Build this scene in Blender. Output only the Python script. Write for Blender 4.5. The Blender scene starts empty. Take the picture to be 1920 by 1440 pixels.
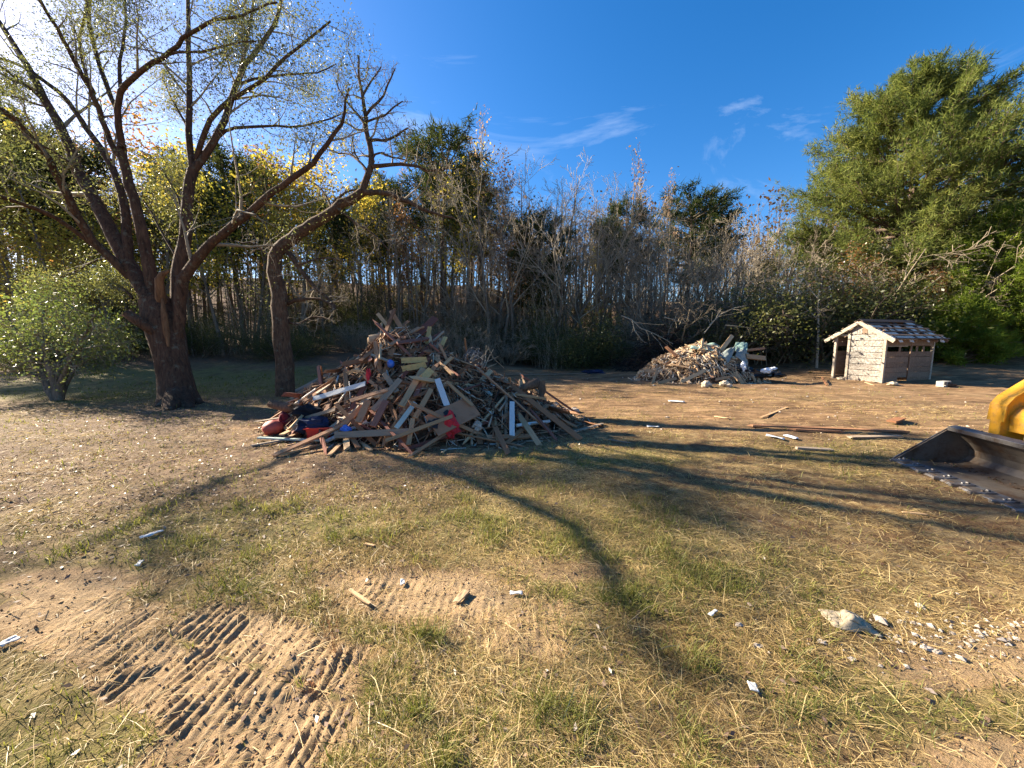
import bpy, math
import numpy as np
from mathutils import Vector, Matrix, Quaternion

R = math.radians
C = bpy.context.scene.collection
SC = bpy.context.scene

# ------------------------------------------------------------------ camera, sky, sun, exposure
CAMH, PITCH, FPX = 1.6, R(6.58), 693.0
SUN_AZ, SUN_EL = R(-65.0), R(27.5)          # azimuth from +Y, negative = to the left

cam_d = bpy.data.cameras.new('camera')
cam_d.lens = 13.0
cam_d.sensor_width = 36.0
cam_d.clip_start, cam_d.clip_end = 0.05, 3000.0
cam = bpy.data.objects.new('camera', cam_d)
C.objects.link(cam)
cam.location = (0, 0, CAMH)
cam.rotation_euler = (math.pi / 2 - PITCH, 0, 0)
SC.camera = cam

SUNV = Vector((math.sin(SUN_AZ) * math.cos(SUN_EL), math.cos(SUN_AZ) * math.cos(SUN_EL), math.sin(SUN_EL)))
sun_d = bpy.data.lights.new('sun', 'SUN')
sun_d.energy = 5.0
sun_d.angle = R(0.53)
sun_d.color = (1.0, 0.885, 0.70)
sun = bpy.data.objects.new('sun', sun_d)
C.objects.link(sun)
sun.rotation_euler = (-SUNV).to_track_quat('-Z', 'Y').to_euler()

world = bpy.data.worlds.new('World')
SC.world = world
world.use_nodes = True
wn, wl = world.node_tree.nodes, world.node_tree.links
wn.clear()
w_out = wn.new('ShaderNodeOutputWorld')
w_bg = wn.new('ShaderNodeBackground')
w_sky = wn.new('ShaderNodeTexSky')
w_sky.sky_type = 'NISHITA'
w_sky.sun_disc = False
w_sky.sun_elevation = SUN_EL
w_sky.sun_rotation = SUN_AZ
w_sky.altitude = 200
w_sky.air_density = 1.0
w_sky.dust_density = 0.7
w_sky.ozone_density = 3.0
w_bg.inputs['Strength'].default_value = 0.051
w_hsv = wn.new('ShaderNodeHueSaturation')
w_hsv.inputs['Saturation'].default_value = 1.36
w_hsv.inputs['Value'].default_value = 1.0
wl.new(w_sky.outputs[0], w_hsv.inputs['Color'])
# thin cirrus
w_tc = wn.new('ShaderNodeTexCoord')
w_map = wn.new('ShaderNodeMapping')
w_map.inputs['Rotation'].default_value = (0.0, 0.35, R(20))
w_map.inputs['Scale'].default_value = (1.3, 3.0, 5.0)
w_map.inputs['Location'].default_value = (0.9, 0.35, 0.2)
w_n1 = wn.new('ShaderNodeTexNoise')
w_n1.inputs['Scale'].default_value = 1.5
w_n1.inputs['Detail'].default_value = 9
w_n1.inputs['Roughness'].default_value = 0.62
w_n1.inputs['Distortion'].default_value = 0.9
w_r = wn.new('ShaderNodeMapRange')
w_r.inputs['From Min'].default_value = 0.56
w_r.inputs['From Max'].default_value = 0.86
w_r.inputs['To Max'].default_value = 0.30
w_mix = wn.new('ShaderNodeMix')
w_mix.data_type = 'RGBA'
wl.new(w_tc.outputs['Generated'], w_map.inputs[0])
wl.new(w_map.outputs[0], w_n1.inputs['Vector'])
wl.new(w_n1.outputs[0], w_r.inputs['Value'])
wl.new(w_r.outputs[0], w_mix.inputs[0])
w_tint = wn.new('ShaderNodeMix')
w_tint.data_type = 'RGBA'
w_tint.blend_type = 'MULTIPLY'
w_tint.inputs[0].default_value = 1.0
w_tint.inputs[7].default_value = (1.10, 1.02, 1.10, 1)
wl.new(w_hsv.outputs[0], w_tint.inputs[6])
wl.new(w_tint.outputs[2], w_mix.inputs[6])
w_mix.inputs[7].default_value = (7.0, 7.6, 8.4, 1)
wl.new(w_mix.outputs[2], w_bg.inputs['Color'])
wl.new(w_bg.outputs[0], w_out.inputs[0])

SC.view_settings.view_transform = 'Standard'
SC.view_settings.look = 'None'
SC.view_settings.gamma = 1.0
SC.view_settings.use_curve_mapping = False
SC.view_settings.exposure = 2.12
SC.cycles.max_bounces = 7
SC.cycles.diffuse_bounces = 3
SC.cycles.glossy_bounces = 2
SC.cycles.transmission_bounces = 4
SC.cycles.use_denoising = True

# ------------------------------------------------------------------ numpy helpers
def _hash(ix, iy, seed):
    n = (ix.astype(np.int64) * 374761393 + iy.astype(np.int64) * 668265263 + seed * 974634777) & 0xFFFFFFFF
    n = ((n ^ (n >> 13)) * 1274126177) & 0xFFFFFFFF
    n = n ^ (n >> 16)
    return (n & 0xFFFF) / 32767.5 - 1.0

def vnoise(x, y, seed=0):
    x = np.asarray(x, float); y = np.asarray(y, float)
    ix, iy = np.floor(x), np.floor(y)
    fx, fy = x - ix, y - iy
    fx = fx * fx * (3 - 2 * fx); fy = fy * fy * (3 - 2 * fy)
    a = _hash(ix, iy, seed); b = _hash(ix + 1, iy, seed)
    c = _hash(ix, iy + 1, seed); d = _hash(ix + 1, iy + 1, seed)
    return (a * (1 - fx) + b * fx) * (1 - fy) + (c * (1 - fx) + d * fx) * fy

def fbm(x, y, octv=4, seed=0, gain=0.5):
    s, a, f, tot = 0, 1.0, 1.0, 0.0
    for k in range(octv):
        s = s + a * vnoise(np.asarray(x) * f + 17.3 * k, np.asarray(y) * f - 9.1 * k, seed + k)
        tot += a; a *= gain; f *= 2.03
    return s / tot

def sst(a, b, x):
    t = np.clip((np.asarray(x, float) - a) / (b - a), 0, 1)
    return t * t * (3 - 2 * t)

def blob(x, y, cx, cy, rx, ry, ang=0.0, soft=0.45):
    c, s = math.cos(ang), math.sin(ang)
    dx, dy = x - cx, y - cy
    u, v = (dx * c + dy * s) / rx, (-dx * s + dy * c) / ry
    r = np.sqrt(u * u + v * v) + 0.25 * fbm(x * 3.1, y * 3.1, 3, 91)
    return 1 - sst(1 - soft, 1 + soft, r)

def ray(px, py):
    u, v = (px - 960) / FPX, (720 - py) / FPX
    return np.array([u, math.cos(PITCH) + v * math.sin(PITCH), -math.sin(PITCH) + v * math.cos(PITCH)])

def at(px, py, depth):
    """the point of the place seen at that spot of the photograph, so many metres ahead"""
    return np.array([0, 0, CAMH]) + ray(px, py) * depth

# ------------------------------------------------------------------ ground height and zones
# digger track prints, lower left
TRK_D = np.array([0.955, -0.297])           # travel direction
TRK_N = np.array([0.297, 0.955])

def tracks(x, y):
    h = np.zeros_like(np.asarray(x, float)); m = np.zeros_like(h)
    for (cx, cy, half_l, half_w, ph, amp) in ((-1.30, 1.82, 0.62, 0.15, 0.0, 1.0), (-1.36, 1.50, 0.72, 0.17, 1.3, 1.0),
                                          (-2.55, 2.0, 0.6, 0.22, 0.5, 0.8), (-0.35, 2.1, 0.75, 0.24, 0.2, 0.45),
                                          (-1.15, 1.2, 0.3, 0.08, 2.0, 0.6)):
        dx, dy = x - cx, y - cy
        a = dx * TRK_D[0] + dy * TRK_D[1]; b = dx * TRK_N[0] + dy * TRK_N[1]
        w = (1 - sst(half_l * .8, half_l * 1.1, np.abs(a) + 0.05 * vnoise(x * 9, y * 9, 5))) * \
            (1 - sst(half_w * .8, half_w * 1.15, np.abs(b) + 0.03 * vnoise(x * 11, y * 11, 6)))
        a2 = a + b * 0.28 + 0.012 * vnoise(x * 14, y * 14, 7)
        per = 0.056
        wave = np.sin(a2 * 2 * math.pi / per + ph)
        wave = np.clip(wave * 1.5, -1, 0.9)
        brk = 0.55 + 0.6 * vnoise(x * 7, y * 7, 8)
        h = h + w * amp * (wave * 0.0095 * np.clip(brk, 0.25, 1.1) - 0.010 + .0028 * vnoise(x * 38, y * 38, 12) + .005 * vnoise(x * 17, y * 17, 13))
        m = np.maximum(m, w * (0.35 + 0.65 * amp))
    return h, m

def gz(x, y):
    x = np.asarray(x, float); y = np.asarray(y, float)
    z = 0.05 * fbm(x * 0.35, y * 0.35, 3, 1) * sst(2, 9, y + 2)
    z = z + 0.022 * fbm(x * 1.3, y * 1.3, 3, 2)
    z = z + sst(13, 24, y) * sst(3, -8, x) * 0.9                  # bank under the woods, left
    z = z + sst(9, 24, x) * sst(11, 24, y) * 0.9                  # ground rising, right
    z = z + sst(22, 66, y) * (7.4 + 2.6 * sst(14, -6, x)) + sst(16, 45, -x) * 1.2 + sst(70, 260, y) * 9
    d2 = x * x + y * y
    near = 1 / (1 + (d2 / 160.0) ** 2)
    clod = fbm(x * 5.2, y * 5.2, 4, 3)
    z = z + near * (0.016 * clod + 0.022 * np.clip(fbm(x * 2.6, y * 2.6, 3, 4) - 0.12, 0, 1))
    # churned ruts running across the bare yard and round the heap
    rut = bare_yard(x, y)
    z = z + rut * 0.035 * np.sin(y * 5.3 + 1.6 * fbm(x * 0.25, y * 0.6, 2, 31)) * (0.4 + 0.6 * vnoise(x * .4, y * .9, 32))
    z = z + rut * 0.02 * fbm(x * 1.6, y * 5, 3, 33)
    lr = blob(x, y, -5.2, 5.6, 3.6, 2.6)
    z = z + lr * 0.035 * np.abs(fbm(x * 1.2 + y * .4, y * 3.2 - x * 1.1, 3, 34))
    th, _ = tracks(x, y)
    return z + th

def bare_yard(x, y):
    n = 0.9 * fbm(x * 0.6, y * 0.6, 3, 21)
    return sst(5.1, 6.6, y + n - 0.03 * x) * sst(-1.2, 1.6, x + n + 0.12 * (y - 6)) * (1 - sst(23, 26, y))

def zones(x, y):
    """what grows or lies where: bare clay, green grass, leaf litter, woodland floor"""
    n1 = fbm(x * 0.8, y * 0.8, 4, 51); n2 = fbm(x * 0.35 + 5, y * 0.35, 3, 52)
    _, tm = tracks(x, y)
    yard = bare_yard(x, y)
    heap = blob(x, y, -1.6, 7.2, 3.3, 2.2)
    clay = np.maximum.reduce([yard * (0.72 + 0.5 * n1), tm * 1.1, heap,
                              blob(x, y, -0.55, 2.22, 0.75, 0.24, -0.15), blob(x, y, 0.0, 1.83, 0.28, 0.10, -0.2) * .9,
                              blob(x, y, 2.65, 1.72, 0.8, 0.17, 0.1) * 0.85, blob(x, y, 0.25, 2.45, 0.5, 0.16) * .6,
                              blob(x, y, 1.9, 1.23, 0.25, 0.1) * .9, blob(x, y, -2.9, 2.3, .5, .14) * .8])
    litter = blob(x, y, -5.8, 6.6, 4.8, 3.6, 0.0, 0.5)
    litter = np.maximum(litter, 0.7 * blob(x, y, -2.6, 4.2, 2.2, 1.0))
    litter = litter * (0.8 + 0.4 * n1)
    lawn = sst(9.6, 11.2, y - 0.10 * x + 0.5 * n1 - 1.0) * sst(-2.6, -4.0, x + 0.4 * n1) * (1 - sst(16.5, 20, y + 2 * n1))
    wood = np.maximum(sst(20.5, 23.5, y + 2.0 * n1) * sst(-6, 2, x) , sst(16.5, 20, y + 2 * n1) * sst(2, -6, x))
    wood = np.maximum(wood, sst(17, 24, -x))
    green = np.clip(0.22 + 1.3 * n2 + 0.7 * n1, 0, 1) * (1 - litter * .75)
    green = np.maximum.reduce([green, blob(x, y, -2.25, 3.05, 1.3, 0.5), blob(x, y, -1.35, 2.3, 0.5, 0.14), blob(x, y, -0.75, 1.2, 0.5, 0.15),
                               blob(x, y, 1.9, 1.5, 0.7, 0.18), blob(x, y, .9, 2.9, .9, .4), blob(x, y, -1.9, 1.25, .35, .12), blob(x, y, .9, 5.0, 1.6, .5) * .9])
    green = np.clip(np.maximum(green * (1 - clay), lawn), 0, 1)
    return (np.clip(clay, 0, 1) * (1 - lawn), green * (1 - wood), np.clip(litter, 0, 1), wood)

def march(px, py, fn, t0, t1):
    d = ray(px, py); o = np.array([0, 0, CAMH])
    for n in (260, 30, 30):
        ts = np.geomspace(t0, t1, n); P = o + d * ts[:, None]
        k = np.nonzero(P[:, 2] < fn(P[:, 0], P[:, 1]))[0]
        if not len(k): return None
        k = max(int(k[0]), 1); t0, t1 = ts[k - 1], ts[k]
    return o + d * (t0 + t1) / 2

def ground_at(px, py):
    return march(px, py, gz, .8, 300)

# ------------------------------------------------------------------ mesh helpers
def np_mesh(name, V, faces, mats=(), smooth=False, attrs=None, mat_idx=None):
    """faces: list of (n,k) int arrays"""
    me = bpy.data.meshes.new(name)
    V = np.asarray(V, np.float32)
    faces = [np.asarray(f, np.int32) for f in (faces if isinstance(faces, list) else [faces]) if len(f)]
    me.vertices.add(len(V)); me.vertices.foreach_set('co', V.ravel())
    nl = sum(f.size for f in faces); npoly = sum(len(f) for f in faces)
    me.loops.add(nl); me.polygons.add(npoly)
    me.loops.foreach_set('vertex_index', np.concatenate([f.ravel() for f in faces]))
    starts, o = [], 0
    for f in faces:
        starts.append(o + np.arange(len(f)) * f.shape[1]); o += f.size
    me.polygons.foreach_set('loop_start', np.concatenate(starts).astype(np.int32))
    if smooth:
        me.polygons.foreach_set('use_smooth', np.ones(npoly, bool))
    if mat_idx is not None:
        me.polygons.foreach_set('material_index', np.asarray(mat_idx, np.int32))
    for m in mats: me.materials.append(m)
    for k, a in (attrs or {}).items():
        at_ = me.attributes.new(k, 'FLOAT', 'POINT')
        at_.data.foreach_set('value', np.asarray(a, np.float32))
    me.update(calc_edges=True)
    return me

def link(name, me, parent=None, loc=None):
    o = bpy.data.objects.new(name, me); C.objects.link(o)
    if parent is not None: o.parent = parent
    if loc is not None: o.location = loc
    return o

def tag(o, label, cat, group=None):
    o['label'] = label; o['category'] = cat
    if group: o['group'] = group
    return o

def empty(name, loc=(0, 0, 0), rz=0.0, label=None, cat=None, group=None):
    o = bpy.data.objects.new(name, None); C.objects.link(o)
    o.location = loc; o.rotation_euler = (0, 0, rz); o.empty_display_size = 0.2
    if label: tag(o, label, cat, group)
    return o

def copy_tree(o, parent=None):
    c = o.copy(); C.objects.link(c)
    if parent is not None: c.parent = parent
    for ch in [k for k in SC.objects if k.parent == o]:
        copy_tree(ch, c)
    return c

class Tubes:
    """tapered tubes, many in one mesh"""
    def __init__(s): s.V, s.F, s.n, s.T = [], [], 0, []
    def add(s, pts, rad, sides=5, tint=0.5, cap=False):
        pts = np.asarray(pts, float); rad = np.asarray(rad, float); n = len(pts)
        tan = np.gradient(pts, axis=0)
        tan /= np.linalg.norm(tan, axis=1, keepdims=True) + 1e-9
        ref = np.array([0.0, 0, 1]) if abs(tan[0][2]) < 0.8 else np.array([1.0, 0, 0])
        a = np.cross(tan, ref); 
        for i in range(1, n):       # keep the ring from flipping
            v = a[i - 1] - tan[i] * (a[i - 1] @ tan[i]); a[i] = v
        a /= np.linalg.norm(a, axis=1, keepdims=True) + 1e-9
        b = np.cross(tan, a)
        th = np.arange(sides) * 2 * math.pi / sides
        ring = pts[:, None, :] + rad[:, None, None] * (np.cos(th)[None, :, None] * a[:, None, :] + np.sin(th)[None, :, None] * b[:, None, :])
        s.V.append(ring.reshape(-1, 3)); s.T.append(np.full(n * sides, tint))
        i, j = np.meshgrid(np.arange(n - 1), np.arange(sides), indexing='ij')
        j2 = (j + 1) % sides
        q = np.stack([i * sides + j, i * sides + j2, (i + 1) * sides + j2, (i + 1) * sides + j], -1).reshape(-1, 4) + s.n
        s.F.append(q)
        s.n += n * sides
        if cap:
            c = pts[-1] + tan[-1] * rad[-1] * 0.1
            s.V.append(c[None, :]); s.T.append(np.array([tint]))
            k = s.n - sides + np.arange(sides)
            s.F.append(np.stack([k, np.roll(k, -1), np.full(sides, s.n), np.full(sides, s.n)], -1))
            s.n += 1
    def mesh(s, name, mat, smooth=True):
        F = np.concatenate(s.F)
        tri = F[:, 2] == F[:, 3]
        return np_mesh(name, np.concatenate(s.V), [F[~tri], F[tri][:, :3]], [mat], smooth, {'tint': np.concatenate(s.T)})

def rot_about(v, axis, ang):
    axis = axis / (np.linalg.norm(axis) + 1e-9)
    return v * math.cos(ang) + np.cross(axis, v) * math.sin(ang) + axis * (axis @ v) * (1 - math.cos(ang))

def unit(v): return v / (np.linalg.norm(v) + 1e-9)

def poly_branch(rng, p, d, L, segs, wob, up):
    pts = [np.array(p, float)]; d = unit(np.array(d, float)); st = L / segs
    for k in range(segs):
        d = unit(d + rng.normal(0, wob, 3) + np.array([0, 0, up]))
        pts.append(pts[-1] + d * st)
    return np.array(pts)

def sprout(T, rng, pts, rad, spec, lvl, tips, tmin=0.25, tint=0.5, rmin=.0028):
    """children along a polyline; spec[lvl] = (count, length ratio, angle, segs, sides, wobble, up, radius ratio)"""
    if lvl >= len(spec): return
    cnt, lr, ang, segs, sides, wob, up, rr = spec[lvl]
    seg = np.linalg.norm(np.diff(pts, axis=0), axis=1); cum = np.concatenate([[0], np.cumsum(seg)]); L = cum[-1]
    cnt = int(cnt) + (rng.random() < cnt - int(cnt))
    for k in range(cnt):
        t = tmin + (1 - tmin) * (k + rng.random()) / cnt
        i = min(np.searchsorted(cum, t * L) - 1, len(seg) - 1); i = max(i, 0)
        f = (t * L - cum[i]) / (seg[i] + 1e-9)
        p = pts[i] * (1 - f) + pts[i + 1] * f
        r0 = (rad[i] * (1 - f) + rad[i + 1] * f) * rr
        d = unit(pts[i + 1] - pts[i])
        perp = unit(np.cross(d, rng.normal(0, 1, 3)))
        dd = rot_about(d, perp, ang * (0.7 + 0.6 * rng.random()))
        l = L * lr * (0.6 + 0.7 * rng.random()) * (1.15 - 0.6 * t)
        bp = poly_branch(rng, p, dd, l, segs, wob, up)
        br = r0 + (max(r0 * 0.12, rmin) - r0) * np.linspace(0, 1, segs + 1) ** .8
        T.add(bp, br, sides, tint)
        if lvl == len(spec) - 1:
            tips.append((bp[-1], unit(bp[-1] - bp[-2]))); tips.append((bp[len(bp) // 2], unit(bp[-1] - bp[0])))
        sprout(T, rng, bp, br, spec, lvl + 1, tips, 0.2, tint, rmin)

def leaf_arrays(rng, pts, per, spread, size, aspect=0.5, flat=0.0):
    """diamond leaves scattered round points -> V, F(quads), tint"""
    P = np.repeat(np.asarray(pts, float), per, axis=0); n = len(P)
    P = P + rng.normal(0, spread, (n, 3))
    d = rng.normal(0, 1, (n, 3)); d[:, 2] *= (1 - flat); d[:, 2] -= 0.25
    d /= np.linalg.norm(d, axis=1, keepdims=True)
    e = np.cross(d, rng.normal(0, 1, (n, 3)) * np.array([1, 1, 1 - flat]) + np.array([0, 0, flat])); e /= np.linalg.norm(e, axis=1, keepdims=True) + 1e-9
    s = size * (0.6 + 0.8 * rng.random((n, 1)))
    nrm = np.cross(d, e)
    a = P; b = P + d * s * .5 + e * s * aspect * .5 + nrm * s * .06; c = P + d * s; f = P + d * s * .5 - e * s * aspect * .5 + nrm * s * .06
    V = np.stack([a, b, c, f], 1).reshape(-1, 3)
    F = np.arange(4 * n).reshape(-1, 4)
    # clumps share a tone, single leaves vary a little
    tone = 0.5 + 0.35 * fbm(P[:, 0] * .9 + P[:, 2] * .7, P[:, 1] * .9 - P[:, 2] * .6, 2, 77) + rng.normal(0, .16, n)
    return V, F, np.repeat(np.clip(tone, 0, 1), 4)

def needle_arrays(rng, pts, dirs, k, length, width, cone=0.9):
    P = np.repeat(np.asarray(pts, float), k, axis=0); D = np.repeat(np.asarray(dirs, float), k, axis=0); n = len(P)
    d = D + rng.normal(0, cone, (n, 3)); d /= np.linalg.norm(d, axis=1, keepdims=True)
    e = np.cross(d, rng.normal(0, 1, (n, 3))); e /= np.linalg.norm(e, axis=1, keepdims=True) + 1e-9
    L = length * (0.6 + 0.7 * rng.random((n, 1))); P = P + rng.normal(0, length * .25, (n, 3))
    V = np.stack([P - e * width * .5, P + e * width * .5, P + d * L], 1).reshape(-1, 3)
    F = np.arange(3 * n).reshape(-1, 3)
    tone = 0.5 + 0.3 * fbm(P[:, 0] * .8 + P[:, 2] * .5, P[:, 1] * .8 - P[:, 2] * .7, 2, 78) + rng.normal(0, .15, n)
    return V, F, np.repeat(np.clip(tone, 0, 1), 3)

class MB:
    """boxes, prisms and sheets collected into one mesh"""
    def __init__(s): s.V, s.F = [], []
    def add(s, V, F):
        o = len(s.V); s.V += [tuple(v) for v in V]; s.F += [tuple(i + o for i in f) for f in F]; return s
    def box(s, c, size, M=None):
        hx, hy, hz = size[0] / 2, size[1] / 2, size[2] / 2
        V = [Vector((x * hx, y * hy, z * hz)) for z in (-1, 1) for y in (-1, 1) for x in (-1, 1)]
        if M is not None: V = [M @ v for v in V]
        c = Vector(c)
        return s.add([v + c for v in V], [(0, 2, 3, 1), (4, 5, 7, 6), (0, 1, 5, 4), (2, 6, 7, 3), (0, 4, 6, 2), (1, 3, 7, 5)])
    def prism(s, pts, off):
        """closed polygon (3D points) extruded by a vector"""
        n = len(pts); off = Vector(off); A = [Vector(p) for p in pts]
        return s.add(A + [p + off for p in A], [tuple(range(n))[::-1], tuple(range(n, 2 * n))] + [(i, (i + 1) % n, (i + 1) % n + n, i + n) for i in range(n)])
    def strip(s, prof, off, th):
        """open profile swept along off, with a thickness: a bent plate"""
        P = [Vector(p) for p in prof]; off = Vector(off); n = len(P); up = off.normalized()
        Q = []
        for i in range(n):
            t = (P[min(i + 1, n - 1)] - P[max(i - 1, 0)]).normalized()
            Q.append(P[i] + t.cross(up) * th)
        V = P + Q + [p + off for p in P] + [q + off for q in Q]
        F = []
        for i in range(n - 1):
            F += [(i, i + 1, 2 * n + i + 1, 2 * n + i), (n + i + 1, n + i, 3 * n + i, 3 * n + i + 1), (i + 1, i, n + i, n + i + 1), (2 * n + i, 2 * n + i + 1, 3 * n + i + 1, 3 * n + i)]
        F += [(0, 2 * n, 3 * n, n), (n - 1, 2 * n - 1, 4 * n - 1, 3 * n - 1)]
        return s.add(V, F)
    def cyl(s, a, b, r, n=12, r2=None):
        a, b = Vector(a), Vector(b); r2 = r if r2 is None else r2
        q = (b - a).to_track_quat('Z', 'Y'); V = []
        for p, rr in ((a, r), (b, r2)):
            V += [p + q @ Vector((rr * math.cos(2 * math.pi * i / n), rr * math.sin(2 * math.pi * i / n), 0)) for i in range(n)]
        return s.add(V, [(i, (i + 1) % n, (i + 1) % n + n, i + n) for i in range(n)] + [tuple(range(n))[::-1], tuple(range(n, 2 * n))])
    def mesh(s, name, mat=None, smooth=False):
        me = bpy.data.meshes.new(name); me.from_pydata([tuple(v) for v in s.V], [], s.F)
        if mat: me.materials.append(mat)
        if smooth:
            for p in me.polygons: p.use_smooth = True
        me.update(); return me
    def build(s, name, mat, parent=None, bevel=0.0, smooth=False):
        o = link(name, s.mesh(name, mat, smooth), parent)
        if bevel:
            b = o.modifiers.new('bevel', 'BEVEL'); b.width = bevel; b.segments = 2; b.limit_method = 'ANGLE'
        return o

# ------------------------------------------------------------------ materials
class NT:
    def __init__(s, name):
        s.m = bpy.data.materials.new(name); s.m.use_nodes = True
        s.n = s.m.node_tree.nodes; s.l = s.m.node_tree.links; s.n.clear()
        s.out = s.n.new('ShaderNodeOutputMaterial')
    def _set(s, sock, v):
        if isinstance(v, bpy.types.NodeSocket): s.l.new(v, sock)
        elif isinstance(v, (tuple, list)) and len(v) == 3 and sock.type == 'RGBA': sock.default_value = (*v, 1)
        else: sock.default_value = v
    def node(s, t, ins=None, **props):
        nd = s.n.new(t)
        for k, v in props.items(): setattr(nd, k, v)
        for k, v in (ins or {}).items(): s._set(nd.inputs[k], v)
        return nd
    def noise(s, vec, scale, detail=4, rough=.55, dist=0.0):
        return s.node('ShaderNodeTexNoise', {'Vector': vec, 'Scale': scale, 'Detail': detail, 'Roughness': rough, 'Distortion': dist}).outputs[0]
    def mix(s, f, a, b, blend='MIX'):
        nd = s.node('ShaderNodeMix', data_type='RGBA', blend_type=blend)
        s._set(nd.inputs[0], f); s._set(nd.inputs[6], a); s._set(nd.inputs[7], b); return nd.outputs[2]
    def ramp(s, f, stops):
        nd = s.n.new('ShaderNodeValToRGB'); e = nd.color_ramp.elements
        while len(e) < len(stops): e.new(0.5)
        for k, (p, c) in enumerate(stops): e[k].position = p; e[k].color = (*c, 1)
        s._set(nd.inputs[0], f); return nd.outputs[0]
    def rng(s, v, a, b, c=0.0, d=1.0):
        nd = s.node('ShaderNodeMapRange'); s._set(nd.inputs[0], v)
        for i, k in enumerate((a, b, c, d)): nd.inputs[1 + i].default_value = k
        return nd.outputs[0]
    def math(s, op, a, b=0.0):
        nd = s.node('ShaderNodeMath', operation=op); s._set(nd.inputs[0], a); s._set(nd.inputs[1], b); return nd.outputs[0]
    def attr(s, name): return s.node('ShaderNodeAttribute', attribute_name=name).outputs['Fac']
    def obj(s): return s.node('ShaderNodeTexCoord').outputs['Object']
    def pos(s): return s.node('ShaderNodeNewGeometry').outputs['Position']
    def rand(s): return s.node('ShaderNodeObjectInfo').outputs['Random']
    def map(s, vec, scale=(1, 1, 1), rot=(0, 0, 0)):
        nd = s.node('ShaderNodeMapping', {'Vector': vec}); nd.inputs['Scale'].default_value = scale; nd.inputs['Rotation'].default_value = rot; return nd.outputs[0]
    def bump(s, h, strength=.5, dist=.02):
        return s.node('ShaderNodeBump', {'Height': h, 'Strength': strength, 'Distance': dist}).outputs[0]
    def pbsdf(s, color, rough=.8, spec=.3, metal=0.0, normal=None):
        nd = s.node('ShaderNodeBsdfPrincipled', {'Base Color': color, 'Roughness': rough, 'Metallic': metal, 'Specular IOR Level': spec})
        if normal is not None: s._set(nd.inputs['Normal'], normal)
        s.l.new(nd.outputs[0], s.out.inputs[0]); return nd
    def leafy(s, color, trans=.45, gloss=0.0, rough=.35, tcol=None):
        d = s.node('ShaderNodeBsdfDiffuse', {'Color': color})
        t = s.node('ShaderNodeBsdfTranslucent', {'Color': tcol if tcol is not None else color})
        m = s.node('ShaderNodeMixShader', {0: trans}); s.l.new(d.outputs[0], m.inputs[1]); s.l.new(t.outputs[0], m.inputs[2])
        sh = m.outputs[0]
        if gloss:
            g = s.node('ShaderNodeBsdfGlossy', {'Color': (1, 1, 1, 1), 'Roughness': rough})
            m2 = s.node('ShaderNodeMixShader', {0: gloss}); s.l.new(sh, m2.inputs[1]); s.l.new(g.outputs[0], m2.inputs[2]); sh = m2.outputs[0]
        s.l.new(sh, s.out.inputs[0])

def leaf_mat(name, stops, trans=.45, gloss=0.0, rough=.35, boost=1.3):
    t = NT(name)
    f = t.math('ADD', t.attr('tint'), t.rng(t.rand(), 0, 1, -.12, .12))
    c = t.ramp(f, stops)
    tc = t.mix(1.0, c, (boost, boost * 1.02, boost * .7), 'MULTIPLY')
    t.leafy(c, trans, gloss, rough, tc)
    return t.m

def bark_mat(name, dark, light, lichen=None, scale=1.0, zs=.18):
    t = NT(name)
    v = t.map(t.obj(), (scale, scale, scale * zs))
    n = t.noise(v, 22, 6, .65, .6); big = t.noise(t.obj(), 2.2 * scale, 3)
    c = t.ramp(n, [(.3, dark), (.62, light)])
    c = t.mix(t.rng(big, .35, .7), c, t.mix(1.0, c, (.6, .55, .5), 'MULTIPLY'))
    if lichen:
        ln = t.noise(t.obj(), 6 * scale, 5, .7)
        c = t.mix(t.rng(ln, .56, .66, 0, .75), c, lichen)
    c = t.mix(t.rng(t.rand(), 0, 1, 0, .35), c, (.10, .09, .08))
    t.pbsdf(c, .9, .15, normal=t.bump(n, .9, .03))
    return t.m

M = {}
M['bark_main'] = bark_mat('bark_main', (.028, .013, .008), (.135, .068, .038), (.15, .135, .095), 1.0)
M['bark_crook'] = bark_mat('bark_crook', (.032, .018, .011), (.165, .092, .054), (.15, .14, .10), 1.2)
M['bark_wood'] = bark_mat('bark_wood', (.06, .048, .036), (.28, .215, .155), (.28, .26, .2), .8)
M['bark_pine'] = bark_mat('bark_pine', (.06, .038, .028), (.26, .17, .125), None, .7)
t = NT('twig'); t.pbsdf(t.mix(t.rand(), (.185, .148, .103), (.295, .238, .168)), .85, .15); M['twig'] = t.m
t = NT('twig_grey'); t.pbsdf(t.mix(t.rand(), (.27, .22, .155), (.39, .325, .235)), .85, .15); M['twig_grey'] = t.m
t = NT('twig_dark'); t.pbsdf(t.mix(t.rand(), (.035, .024, .02), (.07, .05, .042)), .9, .1); M['twig_dark'] = t.m
t = NT('wood_break')
t.pbsdf(t.ramp(t.noise(t.map(t.obj(), (1, 1, .2)), 14, 4), [(.35, (.09, .038, .017)), (.7, (.24, .12, .055))]), .8, .2); M['wood_break'] = t.m
M['leaf_oak'] = leaf_mat('leaf_oak', [(.1, (.075, .085, .035)), (.55, (.15, .15, .055)), (.95, (.28, .23, .08))], .55, .04, .3)
M['leaf_shrub'] = leaf_mat('leaf_shrub', [(.1, (.06, .085, .025)), (.6, (.12, .15, .04)), (.95, (.24, .23, .07))], .5, .06, .3)
M['leaf_yellow'] = leaf_mat('leaf_yellow', [(.1, (.17, .16, .03)), (.5, (.36, .28, .055)), (.95, (.50, .31, .065))], .62)
M['leaf_orange'] = leaf_mat('leaf_orange', [(.1, (.14, .07, .03)), (.5, (.27, .12, .045)), (.95, (.36, .20, .08))], .5, .03)
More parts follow.
